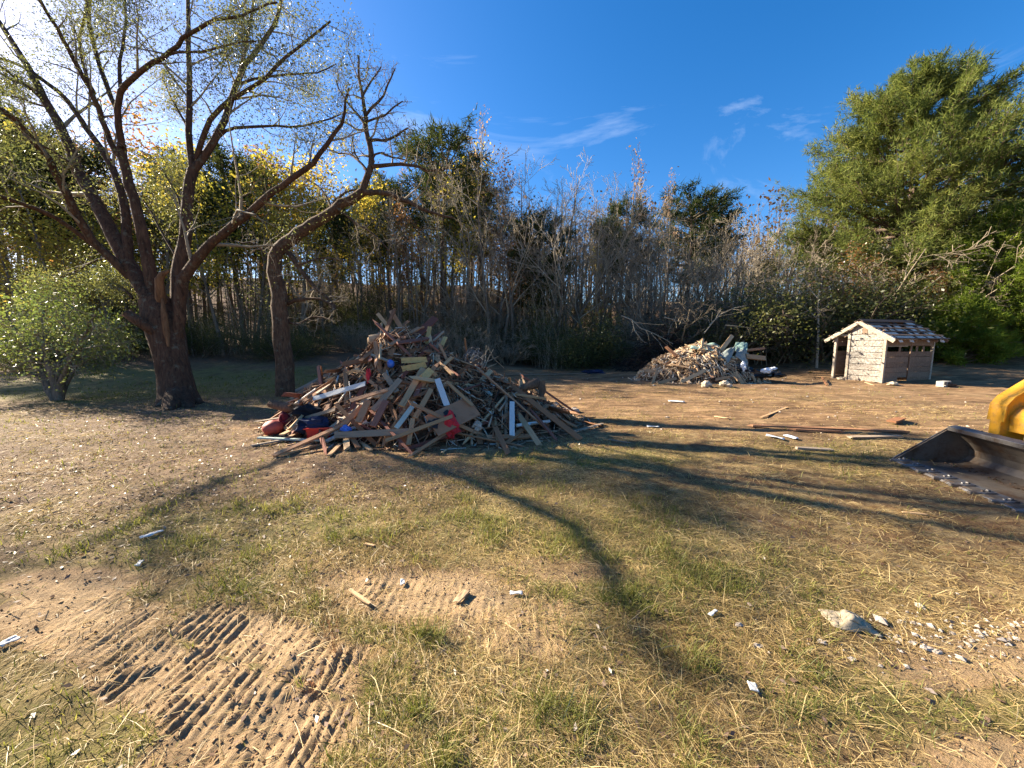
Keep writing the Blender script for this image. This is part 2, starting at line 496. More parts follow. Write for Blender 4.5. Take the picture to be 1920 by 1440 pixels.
M['leaf_pink'] = leaf_mat('leaf_pink', [(.1, (.20, .12, .09)), (.9, (.36, .24, .19))], .45)
M['leaf_dark'] = leaf_mat('leaf_dark', [(.1, (.035, .043, .015)), (.6, (.078, .088, .028)), (.95, (.17, .155, .055))], .4, .015)
M['leaf_brown'] = leaf_mat('leaf_brown', [(.1, (.06, .035, .02)), (.6, (.13, .075, .04)), (.95, (.22, .15, .08))], .4)
M['needle'] = leaf_mat('needle', [(.1, (.05, .075, .025)), (.55, (.125, .15, .042)), (.95, (.23, .23, .068))], .38)
M['needle_far'] = leaf_mat('needle_far', [(.1, (.022, .035, .014)), (.6, (.05, .065, .024)), (.95, (.10, .10, .035))], .3)
M['cedar'] = leaf_mat('cedar', [(.1, (.05, .085, .015)), (.55, (.125, .175, .028)), (.95, (.22, .25, .04))], .42)
M['grass_green'] = leaf_mat('grass_green', [(.05, (.085, .10, .02)), (.5, (.20, .195, .045)), (.95, (.38, .33, .105))], .4, .012, .5)
M['grass_dry'] = leaf_mat('grass_dry', [(.05, (.17, .11, .045)), (.45, (.42, .295, .12)), (.95, (.66, .51, .26))], .34, .02, .45, 1.15)
M['leaf_litter'] = leaf_mat('leaf_litter', [(.1, (.10, .055, .035)), (.6, (.22, .14, .09)), (.95, (.36, .27, .20))], .25, .05, .42, 1.0)

def ground_material():
    t = NT('ground_earth')
    p = t.pos()
    clay, green, lit, wood = (t.attr(k) for k in ('clay', 'green', 'litter', 'wood'))
    n_f = t.noise(p, 75, 9, .72); n_m = t.noise(p, 7, 5, .6); n_l = t.noise(p, 1.1, 4); n_x = t.noise(t.map(p, (.5, 2.6, 1)), 3.0, 5, .62, .5)
    thatch = t.ramp(n_f, [(.3, (.11, .07, .034)), (.5, (.28, .195, .092)), (.72, (.46, .345, .175))])
    soil = t.ramp(n_f, [(.28, (.06, .032, .016)), (.55, (.155, .088, .043)), (.78, (.27, .17, .09))])
    base = t.mix(t.rng(t.math('ADD', t.math('MULTIPLY', n_m, .6), t.math('MULTIPLY', t.noise(p, 2.3, 4, .6), .4)), .40, .56), thatch, soil)
    c_clay = t.ramp(n_x, [(.34, (.062, .033, .017)), (.50, (.17, .098, .048)), (.66, (.37, .235, .122))])
    c_clay = t.mix(t.rng(n_f, .35, .75, 0, .4), c_clay, (.32, .20, .105))
    c_clay = t.mix(t.rng(n_l, .47, .66, 0, .7), c_clay, (.06, .033, .017))
    c_gr = t.ramp(n_f, [(.3, (.07, .066, .02)), (.55, (.155, .14, .042)), (.75, (.27, .225, .08))])
    c_lit = t.ramp(n_f, [(.3, (.055, .031, .02)), (.5, (.14, .085, .056)), (.72, (.27, .185, .13))])
    c_wood = t.ramp(t.noise(p, 9, 6, .7), [(.3, (.06, .035, .022)), (.55, (.145, .085, .05)), (.75, (.24, .15, .09))])
    c = t.mix(t.math('MULTIPLY', green, t.rng(n_m, .3, .6, .35, .95)), base, c_gr)
    dk = t.noise(p, 1.7, 5, .65, .4)
    c = t.mix(t.rng(dk, .52, .66, 0, .6), c, (.075, .045, .026))
    c = t.mix(t.math('MULTIPLY', lit, .85), c, c_lit)
    c = t.mix(t.rng(t.math('ADD', clay, t.rng(n_m, .2, .8, -.25, .25)), .3, .65), c, c_clay)
    c = t.mix(wood, c, c_wood)
    sand = t.ramp(n_f, [(.28, (.21, .135, .07)), (.5, (.34, .23, .125)), (.75, (.46, .34, .20))])
    c = t.mix(t.attr('sand'), c, sand)
    h = t.math('ADD', t.math('MULTIPLY', n_f, .6), n_m)
    t.pbsdf(c, .95, .15, normal=t.bump(h, .9, .03))
    return t.m
M['ground'] = ground_material()

# ------------------------------------------------------------------ ground sheet
def build_ground():
    def axis(lo, hi, segs, gr):
        a = []
        for f, t_, st in segs: a += list(np.arange(f, t_ - 1e-6, st))
        a.append(segs[-1][1]); st = segs[-1][2]; v = a[-1]
        while v < hi: st *= gr; v += st; a.append(v)
        st, v = segs[0][2], segs[0][0]; b = []
        while v > lo: st *= gr; v -= st; b.append(v)
        return np.array(b[::-1] + a)
    xs = axis(-900, 900, [(-4.0, -2.6, .03), (-2.6, .3, .0125), (.3, 4.2, .03)], 1.05)
    ys = axis(-60, 1500, [(.9, 2.4, .0115), (2.4, 4.6, .022)], 1.027)
    X, Y = np.meshgrid(xs, ys); x, y = X.ravel(), Y.ravel()
    z = gz(x, y)
    ny, nx = X.shape
    i, j = np.meshgrid(np.arange(ny - 1), np.arange(nx - 1), indexing='ij')
    F = np.stack([i * nx + j, i * nx + j + 1, (i + 1) * nx + j + 1, (i + 1) * nx + j], -1).reshape(-1, 4)
    cl, gr, li, wo = zones(x, y)
    me = np_mesh('ground', np.stack([x, y, z], 1), F, [M['ground']], True, {'clay': cl, 'green': gr, 'litter': li, 'wood': wo, 'sand': cl * np.clip((3.0 - y) / .7, 0, 1) * .8 + cl * .25 * sst(-.1, .4, fbm(x * .5, y * 1.4, 3, 55))})
    o = link('ground', me); o['kind'] = 'structure'
    print('ground tris', 2 * len(F))
build_ground()

# ------------------------------------------------------------------ grass, straw and fallen leaves
HEAPS = [(-1.65, 7.35, 2.5, 1.6), (7.4, 15.4, 2.2, 1.4)]
def off_heaps(x, y):
    k = np.ones(len(x), bool)
    for cx, cy, a, b in HEAPS: k &= ((x - cx) / a) ** 2 + ((y - cy) / b) ** 2 > 1
    k &= ~((x > 14.0) & (x < 17.4) & (y > 14.2) & (y < 17.2))
    return k

def scatter(rng, n, r0, r1, amax=R(66)):
    r = np.exp(rng.uniform(math.log(r0), math.log(r1), n)); a = rng.uniform(-amax, amax, n)
    x, y = r * np.sin(a), r * np.cos(a)
    k = off_heaps(x, y)
    return x[k], y[k], r[k]

def blades(rng, x, y, az, tilt, L, W, tint, sink=.004):
    n = len(x); z = gz(x, y) - sink
    P = np.stack([x, y, z], 1)
    h = np.stack([np.sin(az), np.cos(az), np.zeros(n)], 1)
    d1 = h * np.cos(tilt)[:, None]; d1[:, 2] = np.sin(tilt)
    t2 = tilt - rng.uniform(.1, .8, n)
    d2 = h * np.cos(t2)[:, None]; d2[:, 2] = np.sin(t2)
    roll = rng.uniform(-1, 1, n)
    e = np.stack([np.cos(az), -np.sin(az), roll * .7], 1); e /= np.linalg.norm(e, axis=1, keepdims=True)
    L = L[:, None]; W = W[:, None] * .5
    m = P + d1 * L * .55; tip = m + d2 * L * .45
    zmin = gz(tip[:, 0], tip[:, 1]) + .002
    tip[:, 2] = np.maximum(tip[:, 2], zmin)
    V = np.stack([P - e * W, P + e * W, m + e * W * .8, m - e * W * .8, tip], 1).reshape(-1, 3)
    b = np.arange(n)[:, None] * 5
    return V, b + np.array([[0, 1, 2, 3]]), b + np.array([[3, 2, 4]]), np.repeat(tint, 5)

def build_grass():
    rng = np.random.default_rng(11)
    # dry straw, mostly lying
    x, y, r = scatter(rng, 680000, 0.95, 15)
    cl, gr, li, wo = zones(x, y)
    dens = (1 - .93 * cl) * (1 - .5 * li) * (.30 + .70 * sst(-.35, .30, fbm(x * 2.2, y * 2.2, 3, 61))) * (.3 + .7 * sst(-.35, .1, fbm(x * .9 + 3, y * .9, 3, 66))) * (1 - wo) * (1 - .45 * gr)
    dens *= np.where((y > 9.8) & (x < -3), .25, 1.0)
    k = rng.random(len(x)) < dens
    x, y, r = x[k], y[k], r[k]; n = len(x)
    az = R(125) + rng.normal(0, 1.0, n) + np.where(x < -.3, R(55), 0) + math.pi * (rng.random(n) < .4)
    tilt = np.abs(rng.normal(.06, .22, n)); L = rng.uniform(.03, .13, n) * (1 + .03 * r); W = rng.uniform(.0012, .0028, n) * (1 + .28 * np.maximum(r - 1.5, 0))
    tint = np.clip(.5 + .33 * fbm(x * 1.1, y * 1.1, 3, 62) + rng.normal(0, .22, n), 0, 1)
    V, q, tr, tt = blades(rng, x, y, az, tilt, L, W, tint)
    o = link('dry_grass', np_mesh('dry_grass', V, [q, tr], [M['grass_dry']], False, {'tint': tt})); o['kind'] = 'stuff'
    o['label'] = 'flattened dry straw-coloured grass over the clearing'; n1 = n
    # green blades in tufts
    x, y, r = scatter(rng, 330000, 0.95, 20)
    cl, gr, li, wo = zones(x, y)
    tuft = sst(-.05, .5, fbm(x * 4.2, y * 4.2, 3, 63))
    dens = (gr * (.15 + .75 * tuft) * np.where(r < 2.6, 1.7, 1.1) + .04) * (1 - .97 * cl) * (1 - wo)
    k = rng.random(len(x)) < dens
    x, y, r = x[k], y[k], r[k]; n = len(x); tuft = tuft[k]
    az = rng.uniform(0, 2 * math.pi, n); tilt = rng.uniform(.35, 1.35, n)
    L = rng.uniform(.025, .085, n) * (.75 + .7 * tuft) * (1 + .02 * r); W = rng.uniform(.0018, .004, n) * (1 + .26 * np.maximum(r - 1.5, 0))
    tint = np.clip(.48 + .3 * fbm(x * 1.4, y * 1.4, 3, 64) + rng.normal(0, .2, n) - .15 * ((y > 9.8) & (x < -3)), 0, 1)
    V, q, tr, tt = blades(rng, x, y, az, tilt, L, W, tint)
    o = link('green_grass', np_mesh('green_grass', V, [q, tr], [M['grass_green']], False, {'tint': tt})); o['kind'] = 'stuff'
    o['label'] = 'short green grass in patches over the clearing'
    # long loose stalks close by
    x, y, r = scatter(rng, 2600, 1.0, 5); cl = zones(x, y)[0]
    k = rng.random(len(x)) < (1 - .6 * cl); x, y = x[k], y[k]; n = len(x)
    V, q, tr, tt = blades(rng, x, y, rng.uniform(0, 6.28, n), np.abs(rng.normal(.12, .2, n)), rng.uniform(.12, .3, n), rng.uniform(.002, .004, n), np.clip(rng.normal(.8, .15, n), 0, 1))
    o = link('straw_stalks', np_mesh('straw_stalks', V, [q, tr], [M['grass_dry']], False, {'tint': tt})); o['kind'] = 'stuff'
    o['label'] = 'long pale straw stalks strewn in the foreground'
    # fallen leaves
    x, y, r = scatter(rng, 90000, 1.0, 30); cl, gr, li, wo = zones(x, y)
    k = rng.random(len(x)) < np.clip(li * 1.1 + .03 + .9 * wo + .12 * ((y > 9) & (x < 0)), 0, 1)
    x, y, r = x[k], y[k], r[k]; n2 = len(x)
    P = np.stack([x, y, gz(x, y) + .008], 1)
    V, F, tt = leaf_arrays(rng, P, 1, .004, .034, .55, .75)
    V[:, 2] = np.maximum(V[:, 2], np.repeat(P[:, 2] - .004, 4))
    o = link('fallen_leaves', np_mesh('fallen_leaves', V, F, [M['leaf_litter']], False, {'tint': tt})); o['kind'] = 'stuff'
    o['label'] = 'fallen brown leaves under the trees on the left'
    # crumbs of earth
    x, y, r = scatter(rng, 26000, 1.0, 16); cl, gr, li, wo = zones(x, y)
    k = rng.random(len(x)) < np.clip(cl * .9 + .12 + .35 * li, 0, 1); x, y, r = x[k], y[k], r[k]; n = len(x)
    s = rng.uniform(.002, .006, n) * (1 + .16 * r); z = gz(x, y)
    oc = np.array([[1, 0, 0], [-1, 0, 0], [0, 1, 0], [0, -1, 0], [0, 0, .8], [0, 0, -.8]])
    V = np.stack([x, y, z], 1)[:, None, :] + (oc[None] * (1 + rng.normal(0, .3, (n, 6, 3)))) * s[:, None, None]
    f = np.array([[0, 2, 4], [2, 1, 4], [1, 3, 4], [3, 0, 4], [2, 0, 5], [1, 2, 5], [3, 1, 5], [0, 3, 5]])
    F = (np.arange(n)[:, None, None] * 6 + f[None]).reshape(-1, 3)
    t_ = NT('earth_crumbs'); t_.pbsdf(t_.ramp(t_.attr('tint'), [(0, (.16, .095, .05)), (.75, (.32, .2, .11)), (1, (.46, .36, .26))]), .95, .1)
    o = link('earth_clods', np_mesh('earth_clods', V.reshape(-1, 3), F, [t_.m], False, {'tint': np.repeat(rng.random(n) ** 1.4, 6)})); o['kind'] = 'stuff'
    o['label'] = 'small clods and crumbs of brown earth'
    print('straw', n1, 'leaves', n2)
build_grass()

# ------------------------------------------------------------------ the two trees in front of the woods
def limb(T, pts, w0, w1, d0, d1, sides=7, cap=False, tint=.5, jit=0.0, rng=None):
    """a limb along points seen in the photograph (x, y), real distances running from d0 to d1, widths in metres"""
    n = len(pts); seg = np.hypot(*np.diff(np.array(pts, float), axis=0).T); cum = np.concatenate([[0], np.cumsum(seg)]) / seg.sum()
    P = np.array([at(x, y, d0 + (d1 - d0) * c ** 1.1) for (x, y), c in zip(pts, cum)])
    # refine
    tt = np.linspace(0, 1, max(n * 2 - 1, 4)); Q = np.stack([np.interp(tt, cum, P[:, k]) for k in range(3)], 1)
    if len(Q) > 4: Q[1:-1] = .25 * Q[:-2] + .5 * Q[1:-1] + .25 * Q[2:]
    if rng is not None and jit: Q[1:-1] += rng.normal(0, jit, Q[1:-1].shape)
    rad = np.interp(tt, [0, 1], [w0 / 2, w1 / 2])
    T.add(Q, rad, sides, tint, cap)
    return Q, rad

def large_tree():
    rng = np.random.default_rng(5)
    b = ground_at(335, 755); d = b[1] / ray(335, 755)[1]
    root = empty('shade_tree', b, 0, 'large spreading tree with reddish brown split trunk and sparse small leaves', 'tree')
    T = Tubes(); tips = []; limbs = []
    k = d / FPX
    # trunk with a flared foot
    pts = [(336, 766), (336, 752), (333, 735), (328, 705), (321, 672), (315, 640), (307, 610), (298, 585), (290, 562)]
    wid = [84, 66, 57, 52, 50, 55, 58, 54, 46]
    P = np.array([at(x, y, d) for x, y in pts]); T.add(P, np.array(wid) * k / 2, 14)
    T.add(np.array([at(x, y, d - .12) for x, y in [(316, 740), (312, 700), (309, 660), (300, 620)]]), np.array([15, 12, 13, 9]) * k, 8)
    for (x2, y2, dd) in ((298, 762, -.1), (322, 768, -.45), (362, 764, -.3), (378, 757, .1), (300, 752, .4)):   # root flares
        e = ground_at(x2, y2); e[1] += dd * .2
        T.add(np.array([at(334, 728, d), (at(334, 744, d) + e) / 2, e - np.array([0, 0, .06])]), np.array([20, 16, 7]) * k, 7)
    def L(pts, w0, w1, dd0, dd1, grow=True):
        Q, r = limb(T, pts, w0 * k * .82, w1 * k * .78, d + dd0, d + dd1, 8, jit=.012, rng=rng); limbs.append((Q, r, grow)); return Q
    # right-hand stems
    L([(322, 662), (331, 620), (332, 567), (335, 500), (347, 450), (352, 400), (353, 367), (362, 318)], 30, 22, .1, .4, False)
    L([(362, 322), (355, 283), (355, 200), (357, 117), (351, 67), (352, -60)], 15, 7, .4, .9)
    L([(362, 322), (380, 298), (400, 272), (418, 235), (430, 200), (448, 142), (467, 112), (493, 83), (520, 33), (535, -40)], 17, 7, .4, 1.3)
    L([(448, 142), (462, 80), (470, 43), (478, -20)], 8, 5, .9, .6)
    L([(368, 300), (383, 240), (400, 212), (440, 184), (480, 163), (533, 110), (587, 67), (620, 40)], 12, 4, .4, -.4)
    L([(405, 262), (423, 240), (483, 237), (533, 240), (573, 237), (640, 214)], 8, 3, .6, -.2)
    L([(440, 160), (456, 152), (493, 147), (547, 137), (587, 140), (630, 120)], 7, 3, .8, 1.6)
    L([(350, 440), (340, 380), (318, 340), (300, 310)], 7, 3, .3, 1.4)
    L([(352, 240), (330, 200), (316, 170), (306, 150)], 6, 3, .6, 1.2)
    # long limb to the right
    L([(330, 640), (336, 590), (340, 533), (362, 489), (393, 460), (430, 430), (477, 390), (527, 350), (567, 323), (597, 296), (613, 272), (640, 247), (645, 200), (655, 165)], 26, 4, 0, -1.6)
    # left-hand stems
    L([(300, 590), (270, 540), (250, 517), (240, 495), (222, 455), (205, 425), (187, 390), (160, 347), (147, 320), (130, 277), (113, 233), (90, 200), (67, 153), (43, 110), (0, 43), (-60, -40)], 34, 7, 0, 1.0)
    L([(243, 500), (238, 455), (238, 400), (233, 377), (213, 320), (193, 283), (167, 247), (140, 207), (127, 187), (93, 160), (67, 140), (43, 123), (0, 110), (-60, 95)], 20, 5, .1, 1.2)
    L([(292, 580), (284, 520), (276, 480), (262, 417), (250, 367), (234, 310), (228, 270)], 26, 17, .1, -.2, False)
    L([(232, 300), (217, 285), (198, 247), (187, 213), (177, 173), (147, 133), (127, 87), (107, 47), (80, 13), (60, -40)], 12, 5, -.1, -1.6)
    L([(229, 275), (226, 235), (219, 200), (223, 173), (237, 153), (267, 133), (290, 113), (313, 103), (337, 80), (360, 60), (387, 43), (427, 38), (467, 20), (520, 5)], 13, 3, -.3, -2.4)
    L([(313, 103), (350, 98), (400, 93), (430, 80), (480, 78)], 5, 2.5, -1.2, -2.2)
    L([(219, 205), (197, 157), (183, 110), (173, 67), (166, 33), (172, -60)], 10, 6, -.2, .7)
    L([(178, 175), (153, 127), (147, 73), (160, 33), (168, -40)], 7, 4, .3, .2)
    L([(226, 165), (222, 110), (234, 80), (236, 40), (232, -40)], 7, 4, -.3, .4)
    L([(244, 520), (215, 490), (190, 466), (167, 447), (150, 418), (133, 377), (110, 337), (90, 293), (50, 247), (20, 217), (-60, 172), (-130, 140), (-180, 115)], 18, 5, .1, -3.7)
    L([(195, 473), (160, 450), (127, 423), (83, 396), (40, 380), (0, 368), (-120, 350), (-300, 330)], 10, 4, .1, -3.8)
    L([(160, 347), (120, 290), (60, 263), (20, 253), (-40, 246)], 8, 3, .4, -.4)
    L([(90, 200), (73, 180), (33, 147), (0, 123), (-40, 100)], 7, 4, .6, -.3)
    L([(85, 200), (50, 187), (20, 177), (-30, 184)], 5, 2.5, .6, .9)
    L([(250, 560), (228, 536), (200, 523)], 6, 2.5, .1, .5)
    L([(230, 480), (187, 487), (143, 507), (92, 530), (78, 545)], 6, 2, .3, .9)
    L([(330, 480), (300, 430), (250, 340), (238, 325)], 5, 3, .3, 1.5)
    T2 = Tubes()
    spec = [(9, .30, R(48), 5, 4, .17, .03, .5), (5, .5, R(45), 4, 3, .2, .0, .6), (3, .55, R(42), 2, 3, .2, -.03, .7)]
    for Q, r, g in limbs:
        if g: sprout(T2, rng, Q, r, spec, 0, tips, .22)
    to_local = lambda V: V - b[None, :]
    for TT in (T, T2): TT.V = [to_local(v) for v in TT.V]
    link('trunk', T.mesh('shade_tree_trunk', M['bark_main']), root)
    o = link('twigs', T2.mesh('shade_tree_twigs', M['twig']), root); o['kind'] = 'stuff'
    tp = np.array([p for p, _ in tips]) - b
    V, F, tt = leaf_arrays(rng, tp, 11, .20, .056, .40)
    o = link('foliage', np_mesh('shade_tree_foliage', V, F, [M['leaf_oak']], False, {'tint': tt}), root); o['kind'] = 'stuff'
    # broken limb stub and the torn spur
    S = Tubes(); Q = np.array([at(x, y, d - dd) for x, y, dd in [(306, 632, .15), (285, 618, .35), (262, 604, .5), (237, 586, .62)]]) - b
    S.add(Q, np.array([21, 18, 17, 16]) * k / 2, 9, cap=True); link('broken_limb', S.mesh('broken_limb', M['bark_main']), root)
    S = Tubes(); Q = np.array([at(x, y, d - dd) for x, y, dd in [(303, 572, .1), (300, 540, .25), (299, 524, .3), (306, 513, .3), (318, 507, .3)]]) - b
    S.add(Q, np.array([18, 14, 13, 10, 4]) * k / 2, 8, cap=True); o = link('torn_spur', S.mesh('torn_spur', M['wood_break']), root)
    # the bare wound down the trunk
    S = Tubes(); Q = np.array([at(x, y, d - .28) for x, y in [(305, 560), (308, 590), (312, 622), (316, 650)]]) - b
    S.add(Q, np.array([4, 10, 10, 4]) * k / 2, 7); link('bark_wound', S.mesh('bark_wound', M['wood_break']), root)
    print('large tree', len(tips), 'tips', len(F), 'leaves')
large_tree()

def crooked_tree():
    rng = np.random.default_rng(8)
    b = ground_at(538, 741); d = b[1] / ray(538, 741)[1]; k = d / FPX
    root = empty('bare_tree', b, 0, 'crooked leafless tree leaning right behind the large debris heap', 'tree')
    T = Tubes(); tips = []; limbs = []
    def L(pts, w0, w1, dd0, dd1, grow=True, sides=8):
        Q, r = limb(T, pts, w0 * k, w1 * k, d + dd0, d + dd1, sides, jit=.015, rng=rng); limbs.append((Q, r, grow)); return Q
    L([(538, 752), (538, 738), (536, 715), (531, 667), (528, 630), (527, 600), (523, 550), (516, 510), (513, 488), (520, 468), (537, 453), (560, 438), (587, 420), (627, 394), (655, 376), (682, 358)], 33, 15, 0, -.5, False, 12)
    L([(678, 361), (690, 332), (697, 307), (697, 280), (690, 260), (684, 233), (687, 217), (680, 193), (680, 167), (670, 140), (673, 105)], 13, 3, -.5, -.8)
    L([(680, 360), (703, 360), (720, 363), (753, 372), (780, 384), (813, 402), (850, 408)], 11, 3, -.5, -1.2)
    L([(697, 312), (727, 310), (773, 307), (800, 322), (835, 318)], 8, 3, -.6, -.2)
    L([(692, 264), (715, 263), (740, 262), (765, 240)], 6, 2.5, -.6, -1.1)
    L([(697, 300), (705, 280), (730, 295), (760, 300)], 4, 2, -.6, -.9)
    L([(688, 320), (670, 297), (655, 288), (640, 287), (613, 281)], 5, 2, -.6, .2)
    L([(672, 298), (660, 275), (663, 255)], 3.5, 2, -.5, -.3)
    L([(684, 233), (660, 200), (640, 180), (630, 150)], 5, 2, -.7, -.2)
    L([(687, 215), (710, 190), (730, 160), (740, 130)], 5, 2, -.7, -1.2)
    L([(680, 180), (700, 150), (715, 125)], 4, 2, -.7, -.5)
    L([(684, 230), (725, 215), (755, 190)], 4, 2, -.7, -1.1)
    L([(622, 398), (628, 375), (650, 358), (675, 356)], 6, 3, -.4, .3)
    L([(625, 398), (610, 360), (585, 340), (560, 330)], 5, 2, -.4, .5)
    L([(635, 392), (660, 415), (690, 430), (730, 470)], 5, 2, -.5, -1.0)
    L([(530, 462), (545, 478), (557, 493), (573, 520), (607, 553), (630, 577)], 11, 4, -.2, -.7)
    L([(528, 572), (560, 563), (593, 557), (615, 565), (628, 580)], 8, 3, 0, -.9)
    L([(516, 490), (500, 470), (470, 455), (440, 452)], 6, 2, 0, .4)
    L([(560, 500), (600, 480), (640, 490)], 4, 2, -.4, -.8)
    L([(527, 600), (560, 610), (590, 590), (620, 600)], 5, 2, 0, -.5)
    T2 = Tubes()
    spec = [(8, .42, R(55), 6, 4, .28, .05, .55), (5, .5, R(50), 5, 3, .3, .04, .6), (3.5, .5, R(45), 3, 3, .3, .04, .7)]
    for Q, r, g in limbs:
        if g: sprout(T2, rng, Q, np.maximum(r, .018), spec, 0, tips, .25)
    for TT in (T, T2): TT.V = [v - b[None, :] for v in TT.V]
    link('trunk', T.mesh('bare_tree_trunk', M['bark_crook']), root)
    o = link('twigs', T2.mesh('bare_tree_twigs', M['twig']), root); o['kind'] = 'stuff'
    S = Tubes(); Q = np.array([at(x, y, d - .17) for x, y in [(531, 655), (531, 648), (532, 640)]]) - b
    S.add(Q, np.array([3, 6, 3]) * k, 8); link('knot', S.mesh('knot', M['wood_break']), root)
crooked_tree()

def left_shrub():
    rng = np.random.default_rng(21)
    b = ground_at(108, 750); d = b[1] / ray(108, 750)[1]; k = d / FPX
    root = empty('shrub', b, 0, 'broad leafy shrub with several stems beside the large tree', 'shrub')
    T = Tubes(); T2 = Tubes(); tips = []
    for pts, w in (([(104, 752), (96, 725), (80, 700), (55, 660), (30, 620), (10, 590)], 13), ([(108, 752), (105, 720), (92, 690), (80, 650), (85, 600), (70, 560)], 12),
                   ([(112, 752), (115, 715), (128, 685), (150, 650), (165, 610), (180, 590)], 13), ([(106, 750), (112, 700), (110, 660), (120, 610), (125, 570)], 10),
                   ([(100, 748), (80, 712), (62, 702), (20, 680), (-20, 660)], 8), ([(114, 750), (130, 700), (160, 670), (200, 640)], 8)):
        dd = rng.uniform(-.9, .9)
        Q, r = limb(T, pts, w * k, 3 * k, d, d + dd, 7, rng=rng, jit=.02)
        sprout(T2, rng, Q, r, [(13, .42, R(55), 4, 4, .22, .03, .5), (6, .5, R(50), 3, 3, .2, 0, .6), (3, .6, R(45), 2, 3, .2, 0, .7)], 0, tips, .35)
    for TT in (T, T2): TT.V = [v - b[None, :] for v in TT.V]
    link('trunk', T.mesh('shrub_trunk', M['bark_wood']), root)
    o = link('twigs', T2.mesh('shrub_twigs', M['twig']), root); o['kind'] = 'stuff'
    tp = np.array([p for p, _ in tips]) - b; tp = tp[tp[:, 2] > .75]
    V, F, tt = leaf_arrays(rng, tp, 5, .19, .064, .5)
    o = link('foliage', np_mesh('shrub_foliage', V, F, [M['leaf_shrub']], False, {'tint': tt}), root); o['kind'] = 'stuff'
    print('shrub leaves', len(F))
left_shrub()

# ------------------------------------------------------------------ the woods
def hardwood_mesh(rng, H, first=.35, n1=16, lean=.03, tilt=R(42), twig_up=.07, lv3=True, crown_r=.42, n2=6, n3=4):
    T = Tubes(); T2 = Tubes(); tips = []
    pts = poly_branch(rng, (0, 0, -.3), (rng.normal(0, lean), rng.normal(0, lean), 1), H, 9, .035, .05)
    r0 = .011 * H * rng.uniform(.8, 1.2); rad = np.linspace(r0, .012, 10)
    T.add(pts, rad, 6)
    spec = [(n1, crown_r, tilt, 6, 4, .10, twig_up, .5), (n2, .42, R(38), 4, 3, .13, .05, .6)]
    if lv3: spec.append((n3, .5, R(35), 3, 3, .16, .03, .75))
    sprout(T2, rng, pts, rad, spec, 0, tips, first, rmin=.0075)
    return T, T2, np.array([p for p, _ in tips]), np.array([q for _, q in tips])

def fork_mesh(rng, H, stems=3):
    """several stems from one foot, vase-shaped and finely twigged"""
    T = Tubes(); T2 = Tubes(); tips = []
    for s in range(stems):
        a = 2 * math.pi * (s + rng.random() * .5) / stems
        pts = poly_branch(rng, (.08 * math.cos(a), .08 * math.sin(a), -.2), (.3 * math.cos(a), .3 * math.sin(a), 1), H * rng.uniform(.8, 1), 8, .06, .03)
        rad = np.linspace(.009 * H, .012, 9); T.add(pts, rad, 6)
        sprout(T2, rng, pts, rad, [(9, .38, R(38), 5, 4, .10, .07, .55), (6, .45, R(36), 4, 3, .13, .04, .6), (4, .5, R(36), 3, 3, .16, .02, .8)], 0, tips, .25, rmin=.0075)
    return T, T2, np.array([p for p, _ in tips]), np.array([q for _, q in tips])

def pine_parts(rng, H, R0, base=.45, tiers=16, per=5, k=6, nl=.30, nw=.03, profile=None, clump=7, up=.12):
    T = Tubes(); T2 = Tubes(); cp, cd = [], []
    pts = poly_branch(rng, (0, 0, -.3), (rng.normal(0, .02), rng.normal(0, .02), 1), H, 10, .02, .06)
    rad = np.linspace(.0135 * H, .02, 11); T.add(pts, rad, 8)
    prof = profile or (lambda f: float(np.interp(f, [0, .2, .55, .85, 1], [.45, .85, 1, .72, .3])))
    for tr in range(tiers):
        f = (tr + rng.random() * .8) / tiers; z = H * (base + (1 - base) * f * .985)
        i = min(int(z / H * 10), 9); p0 = pts[i] + (pts[i + 1] - pts[i]) * (z / H * 10 - i)
        for q in range(per):
            a = 2 * math.pi * (q + rng.random() * .9) / per + tr * 2.4
            L = R0 * prof(f) * rng.uniform(.65, 1.12) + .25
            bp = poly_branch(rng, p0, (math.cos(a), math.sin(a), up + .45 * f + rng.normal(0, .12)), L, 6, .08, .03)
            br = np.linspace(.016 * L + .012, .008, 7); T2.add(bp, br, 4)
            for s in range(int(clump * L / R0 + 2)):
                u = .3 + .7 * rng.random() ** .8; j = min(int(u * 6), 5); pp = bp[j] + (bp[j + 1] - bp[j]) * (u * 6 - j)
                dd = unit(unit(bp[j + 1] - bp[j]) + rng.normal(0, .55, 3) + np.array([0, 0, .25])); l2 = L * .22 * rng.uniform(.5, 1.3) + .12
                sp = poly_branch(rng, pp, dd, l2, 3, .12, .06); T2.add(sp, np.linspace(.012, .006, 4), 3)
                for w in (1, 2, 3):
                    cp.append(sp[w]); cd.append(unit(sp[w] - sp[w - 1]))
            cp.append(bp[-1]); cd.append(unit(bp[-1] - bp[-2]))
    cp, cd = np.array(cp), np.array(cd)
    V, F, tt = needle_arrays(rng, cp, cd, k, nl, nw)
    return T, T2, V, F, tt

def assemble(name, T, T2, bark, twig, leaf=None):
    """meshes of one kind of tree: trunk, limbs, foliage"""
    out = [('trunk', T.mesh(name + '_trunk', bark))]
    out.append(('branches', T2.mesh(name + '_branches', twig)))
    if leaf is not None:
        V, F, tt, m = leaf
        out.append(('crown', np_mesh(name + '_crown', V, F, [m], False, {'tint': tt})))
    return out

def plant(kind, name, parts, x, y, s, rz, label, cat, group, sz=None):
    r = empty(name, (x, y, float(gz(x, y)) - .05), rz, label, cat, group)
    r.scale = (s, s, sz or s)
    for n, me in parts:
        o = link(n, me, r)
        if n in ('crown', 'branches'): o['kind'] = 'stuff'
    return r

